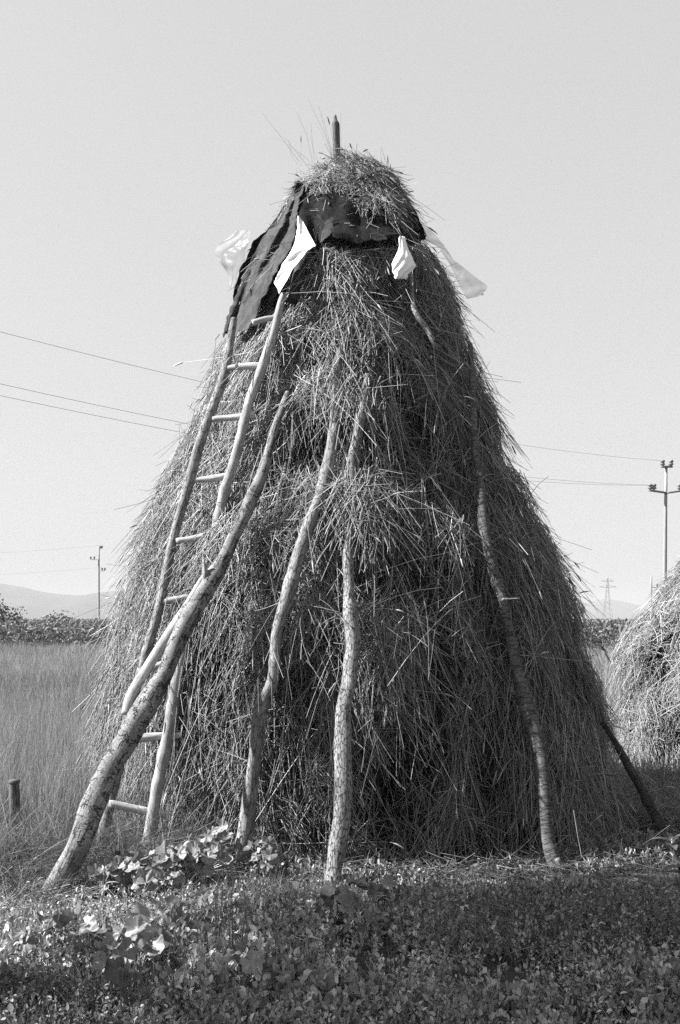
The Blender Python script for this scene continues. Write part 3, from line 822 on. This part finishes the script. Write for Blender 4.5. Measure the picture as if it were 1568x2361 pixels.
# thin upright grass between the foreground weeds
mb = MB()
xy = np.stack([rng.uniform(-2.2, 2.4, 26000), 3.6 + 2.4 * rng.random(26000)], -1)
xy = xy[rng.random(len(xy)) < np.clip(.12 + .5 * pn(xy * 1.0 + 3.1, 1.4) + .18 * (xy[:, 0] < -.2), .02, 1)]
k = len(xy)
blades(mb, xy, rng.uniform(.12, .34, k) * np.clip(1.2 - (xy[:, 1] - 4.5) * .6, .3, 1), rng.uniform(.0012, .0030, k), .35, .9, np.clip(rng.normal(.24, .08, k), .06, .5))
tag(mb.build('thin_grass', M['grass']), 'thin grass growing between the foreground weeds', 'grass', kind='stuff')

# straw litter
mb = MB()
def litter(n, xf, yf, Lr, rr, sh, pitch=.12, hz=.05):
    x = xf(n); y = yf(n); az = rng.uniform(0, 2 * math.pi, n)
    P = np.stack([x, y, gz(x, y) + rng.uniform(.0, hz, n)], -1)
    ok = clear_of_stack(P[:, :2], .0); P = P[ok]; az = az[ok]; n = len(P)
    d = norm(np.stack([np.cos(az), np.sin(az), rng.normal(.05, pitch, n)], -1))
    L = rng.uniform(*Lr, n)
    straw_shapes(mb, P - d * L[:, None] * .5, d, None, L, rng.uniform(*rr, n), np.clip(rng.normal(sh, .13, n), .08, .8), rng.uniform(0, .1, n), .02)
U = lambda a, b: (lambda n: rng.uniform(a, b, n))
litter(5200, lambda n: rng.normal(-1.75, .5, n), lambda n: rng.normal(5.25, .42, n), (.12, .45), (.0014, .0026), .36)
ang = lambda n: rng.uniform(-1.5, 1.5, n)
def ring(n, lo, hi):
    t = ang(n); r = rng.uniform(lo, hi, n); return As[0] + np.sin(t) * r, D0 - np.cos(t) * r
rx = ring(2000, Rs[1] - .05, Rs[1] + .38)
litter(2000, lambda n: rx[0], lambda n: rx[1], (.12, .38), (.0013, .0023), .16, .25, .08)
litter(450, U(.5, 2.6), U(5.0, 6.4), (.12, .55), (.0012, .0024), .24, .2, .12)
litter(1500, U(2.0, 3.6), U(7.2, 9.6), (.15, .5), (.0016, .003), .4, .3, .2)
litter(350, U(-2, 2.2), U(3.8, 5.2), (.08, .3), (.001, .0016), .28, .2, .2)
tag(mb.build('straw_litter', M['straw_ground']), 'loose straw scattered on the ground', 'straw', kind='stuff')

ML = [
 (232,2075,7,.052,.16,.13,'mallow plant with ragged leaves right beside the foot of the thickest pole'),
 (292,2058,9,.055,.20,.15,'leafy mallow clump directly below the foot of the ladder'),
 (352,2078,10,.058,.21,.15,'mallow plant with big sunlit leaves in the middle of the row below the ladder'),
 (412,2072,10,.058,.22,.15,'bushy mallow plant between the ladder foot and the slender crooked pole'),
 (470,2068,10,.055,.23,.15,'bright mallow plant just before the slender crooked pole'),
 (492,2010,7,.05,.26,.09,'tall mallow plant with raised leaves near the slender crooked pole'),
 (610,2046,7,.05,.20,.11,'mallow plant with upright leaves right of the slender crooked pole foot'),
 (598,2150,6,.05,.10,.12,'flattened mallow plant lying in the low weeds between two poles'),
 (800,2148,7,.055,.20,.11,'mallow plant in front of the nearly upright pale pole'),
 (876,2120,4,.045,.20,.07,'small mallow plant with one bright leaf on the far side of the pale pole'),
 (835,2195,4,.05,0.22,.09,'low mallow plant in the shade below the pale pole'),
 (265,2275,7,.062,0.24,.13,'largest mallow leaves at the lower edge of the picture, dark and heart shaped'),
 (205,2265,5,.055,0.23,.10,'mallow plant with pale folded leaves beside the pale weed patch'),
 (320,2300,6,.055,0.23,.11,'mallow plant with curled bright rims right of the heart shaped leaves'),
 (290,2350,6,.055,0.22,.12,'lowest mallow plant, cut by the bottom edge'),
 (355,2215,5,.052,0.23,.10,'mallow plant at the upper edge of the dark foreground weeds'),
 (440,2215,4,.05,0.22,.10,'sparse mallow plant alone among the dark low weeds'),
 (90,2265,5,.045,0.21,.10,'small mallow plant nearest the lower corner by the straw litter'),
 (560,2335,4,.05,0.20,.10,'dim mallow plant low in the shaded weeds below the nettle like plant'),
]
# low leafy ground cover in the foreground: short shoots with paired leaves
mb = MB()
n_ = 30000
xy = np.stack([rng.uniform(-2.6, 3.0, n_), 3.2 + 3.0 * rng.random(n_)], -1)
edge_y = 5.85 + .15 * pn(xy, 1.0)
edge_y = np.where(xy[:, 0] < -.25, 5.45 + .2 * pn(xy, 1.3), edge_y)
den = np.clip(.8 + .5 * pn(xy, 1.6), .06, 1) * np.clip((edge_y + .3 - xy[:, 1]) / .6, 0, 1)
for q_ in ML:
    g_ = on_ground(q_[0], q_[1]); den = den * (1 - np.exp(-((xy - g_[:2] + [0, .05]) ** 2).sum(1) / (q_[5] * (1.5 if q_[1] > 2180 else 1.25)) ** 2))
den = np.where((xy[:, 0] < -1.1 + .15 * pn(xy, 1.5)) & (xy[:, 1] > 4.75), den * .3, den)
for fx, fy_, fr in ((-1.27, 5.22, .48), (-.05, 5.55, .2), (1.3, 5.95, .2)): den = den * (1 - np.exp(-(((xy - [fx, fy_]) / fr) ** 2).sum(1)))
xy = xy[(rng.random(n_) < den) & clear_of_stack(xy, .0)]
k = len(xy)
H = rng.uniform(.04, .19, k) * np.where(rng.random(k) < .06, 1.6, 1.0) * (1 + .35 * pn(xy, .9)).clip(.5, 1.5) * np.clip(1.1 - (xy[:, 1] - 4.5) * .62, .25, 1)
sd = up_dirs(k, .45)
base = np.concatenate([xy, gz(xy[:, 0], xy[:, 1])[:, None]], 1)
per = 10
hf = np.tile(np.linspace(.2, 1.0, per), k)
P = np.repeat(base, per, 0) + np.repeat(sd, per, 0) * (np.repeat(H, per) * hf)[:, None]
P += rng.normal(0, .006, P.shape)
d = norm(up_dirs(len(P), 1.1) + np.repeat(sd, per, 0) * .3)
upv = norm(np.array([0, 0, 1.0]) + rng.normal(0, .35, (len(P), 3)))
Ls = rng.uniform(.015, .036, len(P)) * (1.15 - .3 * hf) * np.repeat(np.clip(1 + .3 * n_clump(base), .5, 1.7), per)
sh = np.repeat(np.clip(rng.normal(.21, .08, k) + .05 * pn(xy, 1.2) + .06 * (xy[:, 0] > -.2), .06, .5), per) * rng.uniform(.75, 1.25, len(P))  # leaves on the right coloured lighter to brighten the shaded side
mb.add(*leaflets(P, d, upv, Ls, Ls * rng.uniform(.22, .40, len(P)), .35, sh))
stp = base[:, None] + sd[:, None] * (H[:, None, None] * np.linspace(0, 1, 3)[None, :, None])
mb.add(*strands(stp, np.full((k, 3), .0011), np.full(k, .12)))
tag(mb.build('ground_cover', M['weed']), 'low leafy weeds covering the foreground', 'weeds', kind='stuff')

# sparse ragged weeds climbing at the foot of the stack
mb = MB()
t_ = rng.uniform(-.75, 1.25, 1500); r_ = Rs[1] + rng.uniform(.0, .5, 1500)
xy = np.stack([As[0] + np.sin(t_) * r_, D0 - np.cos(t_) * r_], -1)
xy = xy[rng.random(len(xy)) < np.clip(.4 + .6 * pn(xy, 2.2), .03, 1)]
k = len(xy); base = np.concatenate([xy, gz(xy[:, 0], xy[:, 1])[:, None]], 1)
sd = up_dirs(k, .4); H = rng.uniform(.03, .11, k); per = 9; hf = np.tile(np.linspace(.25, 1, per), k)
P = np.repeat(base, per, 0) + np.repeat(sd, per, 0) * (np.repeat(H, per) * hf)[:, None]
d = norm(up_dirs(len(P), 1.0) + np.repeat(sd, per, 0) * .35); Ls = rng.uniform(.018, .045, len(P))
mb.add(*leaflets(P, d, norm(np.array([0, 0, 1.]) + rng.normal(0, .4, P.shape)), Ls, Ls * rng.uniform(.16, .3, len(P)), .3, np.clip(rng.normal(.2, .07, len(P)), .05, .4)))
mb.add(*strands(base[:, None] + sd[:, None] * (H[:, None, None] * np.linspace(0, 1, 3)[None, :, None]), np.full((k, 3), .0013), np.full(k, .15)))
tag(mb.build('foot_weeds', M['weed']), 'ragged weeds at the foot of the haystack', 'weeds', kind='stuff')

# pale fluffy weed patch, lower left
mb = MB()
n_ = 5200
xy = np.stack([rng.normal(-1.1, .34, n_), rng.normal(4.8, .25, n_)], -1)
k = n_; base = np.concatenate([xy, gz(xy[:, 0], xy[:, 1])[:, None]], 1)
sd = up_dirs(k, .5); H = rng.uniform(.04, .11, k); per = 7
P = np.repeat(base, per, 0) + np.repeat(sd, per, 0) * (np.repeat(H, per) * np.tile(np.linspace(.3, 1, per), k))[:, None]
d = norm(up_dirs(len(P), 1.0) + np.repeat(sd, per, 0) * .3)
Ls = rng.uniform(.010, .022, len(P))
mb.add(*leaflets(P, d, norm(np.array([0, 0, 1.]) + rng.normal(0, .4, P.shape)), Ls, Ls * rng.uniform(.3, .45, len(P)), .2, np.clip(rng.normal(.26, .07, len(P)), .1, .5)))
tag(mb.build('pale_weeds', M['weed']), 'pale small-leaved weeds at the lower edge of the straw litter', 'weeds', kind='stuff')

# ------------------------------------------------------------------ broad leaved plants
def round_leaf(mb, c, nrm, tip, R, shade, seed):
    r = np.random.default_rng(seed)
    nrm = nrm / np.linalg.norm(nrm); tip = tip - nrm * (tip @ nrm); tip /= np.linalg.norm(tip); sd = np.cross(nrm, tip)
    A = 40; th = np.linspace(-math.pi * .93, math.pi * .93, A)
    lob = .70 + .24 * np.abs(np.cos(th * 2.5)) ** .8 + .06 * np.abs(np.cos(th * 11)) + r.normal(0, .03, A)
    fold = r.uniform(.05, .65); tw = r.uniform(-.3, .3)
    lob *= 1 - .25 * np.abs(th / math.pi) ** 3
    curl = r.uniform(-.25, .35)
    V = [c]; rings = (.35, .7, 1.0)
    for q in rings:
        rad = R * q * lob
        hgt = R * (curl * q * q + .09 * q * np.cos(th * 5) + .08 * q * q * np.sin(th * 2 + seed) + fold * q * np.abs(np.sin(th)) * lob + tw * q * np.sin(th) * np.cos(th)
                   + .03 * q * np.cos(th * 10))
        V += list(c + tip * (np.cos(th) * rad)[:, None] + sd * (np.sin(th) * rad)[:, None] + nrm * hgt[:, None])
    V = np.array(V); f = []; sz = []
    for q in range(A - 1): f += [0, 1 + q, 2 + q]; sz.append(3)
    for g in range(2):
        for q in range(A - 1):
            a = 1 + g * A + q; f += [a, a + A, a + A + 1, a + 1]; sz.append(4)
    mb.add(V, f, sz, shade)

def lance_leaf(mb, p, d, up, L, W, shade):
    s = np.cross(d, up); s /= np.linalg.norm(s); n = np.cross(s, d)
    t = np.linspace(0, 1, 9); w = W * np.sin(np.pi * t ** .8) ** .9
    c = p + d * (L * t)[:, None] - np.array([0, 0, 1.]) * (.35 * L * t * t)[:, None]
    V = np.concatenate([c - s * w[:, None] + n * (w * .35)[:, None], c, c + s * w[:, None] + n * (w * .35)[:, None]])
    f = []
    for i in range(8): f += [i, i + 9, i + 10, i + 1, i + 9, i + 18, i + 19, i + 10]
    mb.add(V, f, np.full(16, 4), shade)

def mallow(dx, dy, nl, size, height, spread, label, seed):
    r = np.random.default_rng(900 + seed)
    g = on_ground(dx, dy)
    e = empty('mallow_plant', g, label, 'plant', 'broad leaved mallow plants')
    lf, st = MB(), MB()
    nl = int(nl * 1.8)
    for i in range(nl):
        az = r.uniform(0, 2 * math.pi); rad = spread * math.sqrt(r.random()); h = height * r.uniform(.5, 1.15)
        c = g + np.array([math.cos(az) * rad, math.sin(az) * rad, h])
        out = np.array([math.cos(az), math.sin(az), 0])
        nn = norm(np.array([0, 0, 1.0]) + out * r.uniform(.1, 1.0) + r.normal(0, .45, 3) + np.array([-.2, -.6, 0]))
        round_leaf(lf, c, nn, out + r.normal(0, .4, 3), size * r.uniform(.6, 1.2), float(np.clip(r.normal(.31, .09), .14, .5)), seed * 50 + i)
        mid = g + (c - g) * .5 + np.array([0, 0, .2 * h]) - out * rad * .2
        P = catmull([list(g) + [.003], list(mid) + [.0025], list(c - nn * .002) + [.002]], .02)
        st.add(*tube(P[:, :3], P[:, 3], 5, .02, 3))
    adopt(lf.build('foliage', M['leaf']), e); adopt(st.build('stems', M['weed']), e)

for i, q in enumerate(ML): mallow(*q, i)

def weed(dx, dy, nl, L, W, h, label, seed, name='broadleaf_weed', tilt=.5, group=None):
    r = np.random.default_rng(700 + seed); g = on_ground(dx, dy)
    e = empty(name, g, label, 'plant', group)
    lf, st = MB(), MB()
    P = np.stack([g, g + [0, 0, h * .5], g + [.005, 0, h]]); st.add(*tube(P, np.array([.004, .0035, .003]), 6, .02, 2))
    for i in range(nl):
        az = i * 2.4 + r.uniform(-.3, .3); el = tilt + r.uniform(-.3, .35)
        d = np.array([math.cos(az) * math.cos(el), math.sin(az) * math.cos(el), math.sin(el)])
        lance_leaf(lf, g + np.array([0, 0, h * (.5 + .5 * i / nl)]), d, np.array([0, 0, 1.]), L * r.uniform(.75, 1.1), W * r.uniform(.8, 1.1), float(r.uniform(.10, .16)))
    adopt(lf.build('foliage', M['leaf']), e); adopt(st.build('stem', M['weed']), e)
weed(1340, 2168, 8, .10, .020, .12, 'star shaped weed with pointed leaves below the forked foot of the dark pole', 1)
weed(1395, 2172, 9, .085, .020, .10, 'weed with blunt oval leaves a little right of the star shaped one', 2)
weed(545, 2300, 7, .15, .02, .16, 'nettle like weed with long narrow leaves in the dark foreground', 3, tilt=.25)
weed(1548, 1985, 6, .16, .03, .14, 'weed with broad dim leaves below the short black pole', 4)
weed(1572, 2050, 6, .14, .032, .14, 'shaded broadleaf weed half cut by the picture edge', 5)

# grass stalks by the nettle like weed
mb = MB()
g = on_ground(530, 2300); k = 26
xy = np.stack([rng.normal(g[0], .05, k), rng.normal(g[1], .05, k)], -1)
blades(mb, xy, rng.uniform(.22, .5, k), rng.uniform(.003, .006, k), .1, .15, rng.uniform(.1, .18, k), 6)
tag(mb.build('grass_tuft', M['grass']), 'tuft of tall upright grass rising from the dark foreground weeds', 'grass')

# ------------------------------------------------------------------ shrubs on the horizon
def shrub(dx, dyb, Y, w, h, nleaf, ls, label, seed, name='shrub', spikes=5):
    r = np.random.default_rng(seed); g = at(dx, dyb, Y); g[2] = 0
    e = empty(name, g, label, 'shrub')
    br, lf = MB(), MB(); tips = []
    for i in range(spikes):
        a = r.uniform(-1, 1); b = r.uniform(-.6, .6)
        t = g + np.array([a * w * .5, b * w * .5, h * r.uniform(.7, 1.0) * (1 - .25 * abs(a))]); mid = (g + t) / 2 + [0, 0, h * .08]
        P = catmull([list(g) + [.04 * h / 2], list(mid) + [.025 * h / 2], list(t) + [.008]], .15)
        br.add(*tube(P[:, :3], P[:, 3], 6, .05, seed + i)); tips.append(P[:, :3])
    pts = np.concatenate([t[len(t) // 4:] for t in tips])
    c = pts[r.integers(0, len(pts), nleaf // 8)]; c = c + r.normal(0, .085 * w, c.shape)
    P = np.repeat(c, 8, 0) + r.normal(0, ls * 1.2, (len(c) * 8, 3)); P[:, 2] = np.maximum(P[:, 2], .1)
    d = norm(r.normal(size=P.shape)); n_ = len(P)
    lf.add(*leaflets(P, d, norm(r.normal(size=P.shape)), np.full(n_, ls) * r.uniform(.7, 1.3, n_), np.full(n_, ls * .32), .2, np.clip(r.normal(.07, .02, n_), .03, .14)))
    adopt(br.build('branches', M['bark_dark']), e); adopt(lf.build('crown', M['weed']), e)
shrub(16, 1450, 52, 1.7, 2.6, 1500, .15, 'bush with upright twigs sticking up above the crop field', 1, spikes=8)
shrub(142, 1440, 75, 2.2, 1.95, 900, .2, 'low small bush on the crop skyline near the distant pole', 2, spikes=6)

# ------------------------------------------------------------------ power line
def cyl(mb, A, B, r0, r1=None, sides=10):
    A = np.array(A, float); B = np.array(B, float); k = 6
    P = A + (B - A) * np.linspace(0, 1, k)[:, None]
    mb.add(*tube(P, np.linspace(r0, r0 if r1 is None else r1, k), sides, .0, 1))
def insulator(p, parent, s=1.0):
    mb = MB(); p = np.array(p, float)
    P = p + np.array([0, 0, 1.]) * np.array([0, .05, .09, .12, .2, .23, .3, .33])[:, None] * s
    mb.add(*tube(P, np.array([.03, .03, .11, .12, .07, .12, .10, .04]) * s, 10, 0, 1))
    adopt(mb.build('insulator', M['metal']), parent)
Yp = 47.0
pb = at(1531, 1425, Yp); pb[2] = 0; ptp = at(1536, 1077, Yp)
up = empty('utility_pole', pb, 'tall utility pole with a wide crossarm behind the smaller haystack', 'utility pole')
mb = MB(); cyl(mb, pb, ptp, .115, .065, 14); adopt(mb.build('shaft', M['pole']), up)
ca = at(1536, 1137, Yp); tpz = ptp[2]
mb = MB()
for sx in (-1, 1):
    cyl(mb, [ca[0], Yp - .1, ca[2]], [ca[0] + sx * .85, Yp - .1, ca[2] + .12], .05)
adopt(mb.build('crossarm', M['metal']), up)
mb = MB(); cyl(mb, [ptp[0] - .27, Yp - .1, tpz], [ptp[0] + .27, Yp - .1, tpz], .05); adopt(mb.build('top_bracket', M['metal']), up)
for ox in (-.2, .2): insulator([ptp[0] + ox, Yp - .1, tpz], up)
for ox in (-.78, -.6, .6, .78): insulator([ca[0] + ox, Yp - .1, ca[2] + .1], up)

def wire(P, Q, sag, r, label, group):
    t = np.linspace(0, 1, 60)[:, None]
    W = np.array(P) + (np.array(Q) - np.array(P)) * t - np.array([0, 0, 4 * sag]) * t * (1 - t)
    mb = MB(); mb.add(*tube(W, np.full(60, r), 5, 0, 1)); o = mb.build('overhead_wire', M['wire']); tag(o, label, 'wire', group)
WG = 'overhead wires of the power line'
def through(dx0, dy0, Y0, Q):     # from a point in view carry on past the frame by a third
    p = at(dx0, dy0, Y0); return p
for (dy0, q, lab, sag) in ((765, [ptp[0] - .2, Yp - .1, tpz + .28], 'topmost overhead wire, running to the top bracket of the tall utility pole', .62),
                      (885, [ca[0] - .6, Yp - .1, ca[2] + .36], 'middle overhead wire, running to the crossarm of the tall utility pole', .62),
                      (912, [ca[0] - .78, Yp - .1, ca[2] + .36], 'lowest overhead wire, running to the crossarm end of the tall utility pole', .55)):
    A = at(0, dy0, 25.0); Q = np.array(q); B = A + (A - Q) * .35; B[2] = A[2] + .9
    t0 = .35 / 1.35
    # choose the sag so that the wire passes through its place at the left edge
    lin = B[2] + (Q[2] - B[2]) * t0
    sg = (lin - A[2]) / (4 * t0 * (1 - t0))
    wire(B, Q, max(sg, .05), .0055, lab, WG)

Yl = 88.0
lb = at(228, 1425, Yl); lb[2] = 0; lt = at(228, 1260, Yl)
lp = empty('utility_pole', lb, 'distant thin utility pole on the meadow side, left of the haystack', 'utility pole')
lp['label'] = 'distant thin utility pole with side hooks rising behind the crop field, beside the haystack flank'
mb = MB(); cyl(mb, lb, lt, .10, .07, 8); adopt(mb.build('shaft', M['pole']), lp)
for k, (ox, oz) in enumerate(((.3, 0), (-.7, -.95), (.55, -1.95))):
    mb = MB(); cyl(mb, lt + [0, -.1, oz - .25], lt + [ox, -.1, oz - .22], .02); adopt(mb.build('hook', M['metal']), lp)
    insulator(lt + [ox, -.1, oz - .2], lp, .8); insulator(lt + [ox * .55, -.1, oz - .2], lp, .8)
for k, (oz, lab) in enumerate(((0, 'upper faint wire of the distant thin utility pole'), (-1.95, 'lower faint wire of the distant thin utility pole'))):
    wire(lt + [.3, -.1, oz + .1], lt + [-40, 10, oz + .4], .8, .007, lab, 'faint wires of the distant line')
Yr = 150.0
rb = at(1502, 1425, Yr); rb[2] = 0; rt = at(1502, 1327, Yr)
q = empty('utility_pole', rb, 'farthest thin utility pole between the pylon and the tall crossarm pole', 'utility pole')
mb = MB(); cyl(mb, rb, rt, .17, .12, 8); adopt(mb.build('shaft', M['pole']), q)
for oz in (-.4, -1.5):
    insulator(rt + [.9, 0, oz - 1.4], q, 1.6)
    mb = MB(); cyl(mb, rt + [0, 0, oz - 1.4], rt + [.9, 0, oz - 1.4], .05); adopt(mb.build('hook', M['metal']), q)
# lattice pylon far away
Yy = 620.0; yb = at(1401, 1425, Yy); yb[2] = 0; HT = at(1401, 1333, Yy)[2]
q = empty('pylon', yb, 'pale lattice pylon far off in the haze before the hills', 'pylon')
mb = MB(); lv = np.linspace(0, 1, 9); wv = np.interp(lv, [0, .65, 1], [2.6, .9, .15])
cn = [(-1, -1), (1, -1), (1, 1), (-1, 1)]
for a_, b_, wa, wb in zip(lv[:-1], lv[1:], wv[:-1], wv[1:]):
    for i in range(4):
        c0, c1 = cn[i], cn[(i + 1) % 4]
        cyl(mb, yb + [c0[0] * wa, c0[1] * wa, a_ * HT], yb + [c0[0] * wb, c0[1] * wb, b_ * HT], .12, sides=4)
        cyl(mb, yb + [c0[0] * wa, c0[1] * wa, a_ * HT], yb + [c1[0] * wb, c1[1] * wb, b_ * HT], .07, sides=4)
adopt(mb.build('lattice_tower', M['pole']), q)
for hz_, wd_ in ((.78, 5.5), (.92, 4.0)):
    mb = MB()
    for sx in (-1, 1):
        cyl(mb, yb + [0, 0, hz_ * HT], yb + [sx * wd_, 0, hz_ * HT + .3], .16, sides=4); cyl(mb, yb + [0, 0, hz_ * HT + 1.6], yb + [sx * wd_, 0, hz_ * HT + .3], .12, sides=4)
    adopt(mb.build('crossarm', M['pole']), q)

# ------------------------------------------------------------------ unseen tree added beside the camera, crown shaped to shade the right foreground
SUN_AZ, SUN_EL = math.radians(87), math.radians(42)
sun = np.array([-math.sin(SUN_AZ) * math.cos(SUN_EL), -math.cos(SUN_AZ) * math.cos(SUN_EL), math.sin(SUN_EL)])
tb = np.array([-6.6, 3.5, 0.0])
q = empty('tree', tb, 'leafy unseen tree added outside the view to shade the foreground weeds', 'tree')
mb = MB()
P = catmull([list(tb + [0, 0, -.1]) + [.2], list(tb + [.1, .05, 2.6]) + [.17], list(tb + [0, .1, 5.4]) + [.13], list(tb + [.1, 0, 8.8]) + [.04]], .1)
mb.add(*tube(P[:, :3], P[:, 3], 14, .08, 71))
for i in range(14):
    a = i * 2.4; h = 4.9 + i * .26; rr_ = 1.9 - .06 * i
    s0 = tb + [.05, .05, h]; s1 = s0 + [math.cos(a) * rr_ * .5, math.sin(a) * rr_ * .5, .5]; s2 = s0 + [math.cos(a) * rr_, math.sin(a) * rr_, .8]
    P = catmull([list(s0) + [.06], list(s1) + [.04], list(s2) + [.012]], .1); mb.add(*tube(P[:, :3], P[:, 3], 8, .08, 72 + i))
adopt(mb.build('trunk', M['bark_dark']), q)
mb = MB(); nc = 2000
dv = norm(rng.normal(size=(nc, 3))); rv = rng.random(nc) ** .45; lobe = (np.arange(nc) < 1300)[:, None]
c = np.where(lobe, [-5.95, 4.15, 7.4], [-6.6, 2.25, 6.0]) + dv * rv[:, None] * np.where(lobe, [1.95, 1.5, 1.75], [1.6, 1.3, 1.25])
P = np.repeat(c, 14, 0) + rng.normal(0, .16, (nc * 14, 3)); nn = len(P)
mb.add(*leaflets(P, norm(rng.normal(size=P.shape)), norm(rng.normal(size=P.shape)), rng.uniform(.07, .13, nn), rng.uniform(.025, .045, nn), .2, np.clip(rng.normal(.09, .02, nn), .04, .15)))
adopt(mb.build('crown', M['leaf']), q)

# ------------------------------------------------------------------ haze
mh = bpy.data.materials.new('haze'); mh.use_nodes = True
nt = mh.node_tree; nt.nodes.remove(nt.nodes['Principled BSDF'])
pv = nt.nodes.new('ShaderNodeVolumePrincipled'); pv.inputs['Color'].default_value = (.47, .47, .47, 1); pv.inputs['Density'].default_value = .0006
pv.inputs['Anisotropy'].default_value = 0.0
nt.links.new(pv.outputs[0], nt.nodes['Material Output'].inputs['Volume'])
x0, x1, y0, y1, z0, z1_ = -3300, 3300, -320, 4000, -4.5, 80
v = [(x, y, z) for x in (x0, x1) for y in (y0, y1) for z in (z0, z1_)]
o = build('haze', v, [0, 1, 3, 2, 4, 6, 7, 5, 0, 4, 5, 1, 2, 3, 7, 6, 0, 2, 6, 4, 1, 5, 7, 3], [4] * 6, mh, None, False); tag(o, kind='stuff')

# ------------------------------------------------------------------ light, sky, camera
sl = bpy.data.lights.new('sun', 'SUN'); sl.energy = 5.0; sl.angle = math.radians(.53); sl.color = (1, 1, 1)
so = bpy.data.objects.new('sun', sl); COL.objects.link(so)
so.rotation_euler = Vector(sun).to_track_quat('Z', 'Y').to_euler(); so.location = (-8, -3, 9)
w = bpy.data.worlds.new('World'); C.world = w; w.use_nodes = True
nt = w.node_tree; bg = nt.nodes['Background']
sky = nt.nodes.new('ShaderNodeTexSky'); sky.sky_type = 'NISHITA'; sky.sun_disc = False
sky.sun_elevation = SUN_EL; sky.sun_rotation = math.radians(180) + SUN_AZ
sky.air_density = 1.0; sky.dust_density = 3.0; sky.ozone_density = 1.0
bw = nt.nodes.new('ShaderNodeRGBToBW'); nt.links.new(sky.outputs[0], bw.inputs[0])
pw = nt.nodes.new('ShaderNodeMath'); pw.operation = 'POWER'; nt.links.new(bw.outputs[0], pw.inputs[0]); pw.inputs[1].default_value = .25
ml = nt.nodes.new('ShaderNodeMath'); ml.operation = 'MULTIPLY'; nt.links.new(pw.outputs[0], ml.inputs[0]); ml.inputs[1].default_value = 0.99
nt.links.new(ml.outputs[0], bg.inputs['Color']); bg.inputs['Strength'].default_value = .15

cam = bpy.data.cameras.new('camera'); co = bpy.data.objects.new('camera', cam); COL.objects.link(co)
co.location = (0, 0, EYE); co.rotation_euler = (math.pi / 2, 0, 0)
cam.sensor_fit = 'VERTICAL'; cam.sensor_height = 36; cam.sensor_width = 24; cam.lens = 36 * F / 1024
cam.shift_y = (HY - 512) / 1024; cam.clip_end = 12000; cam.clip_start = .05
C.camera = co
C.view_settings.view_transform = 'Standard'; C.view_settings.look = 'None'
C.view_settings.exposure = 1.95; C.view_settings.gamma = 1
C.cycles.use_denoising = False
C.cycles.max_bounces = 6; C.cycles.diffuse_bounces = 1; C.cycles.transparent_max_bounces = 16; C.cycles.volume_bounces = 1
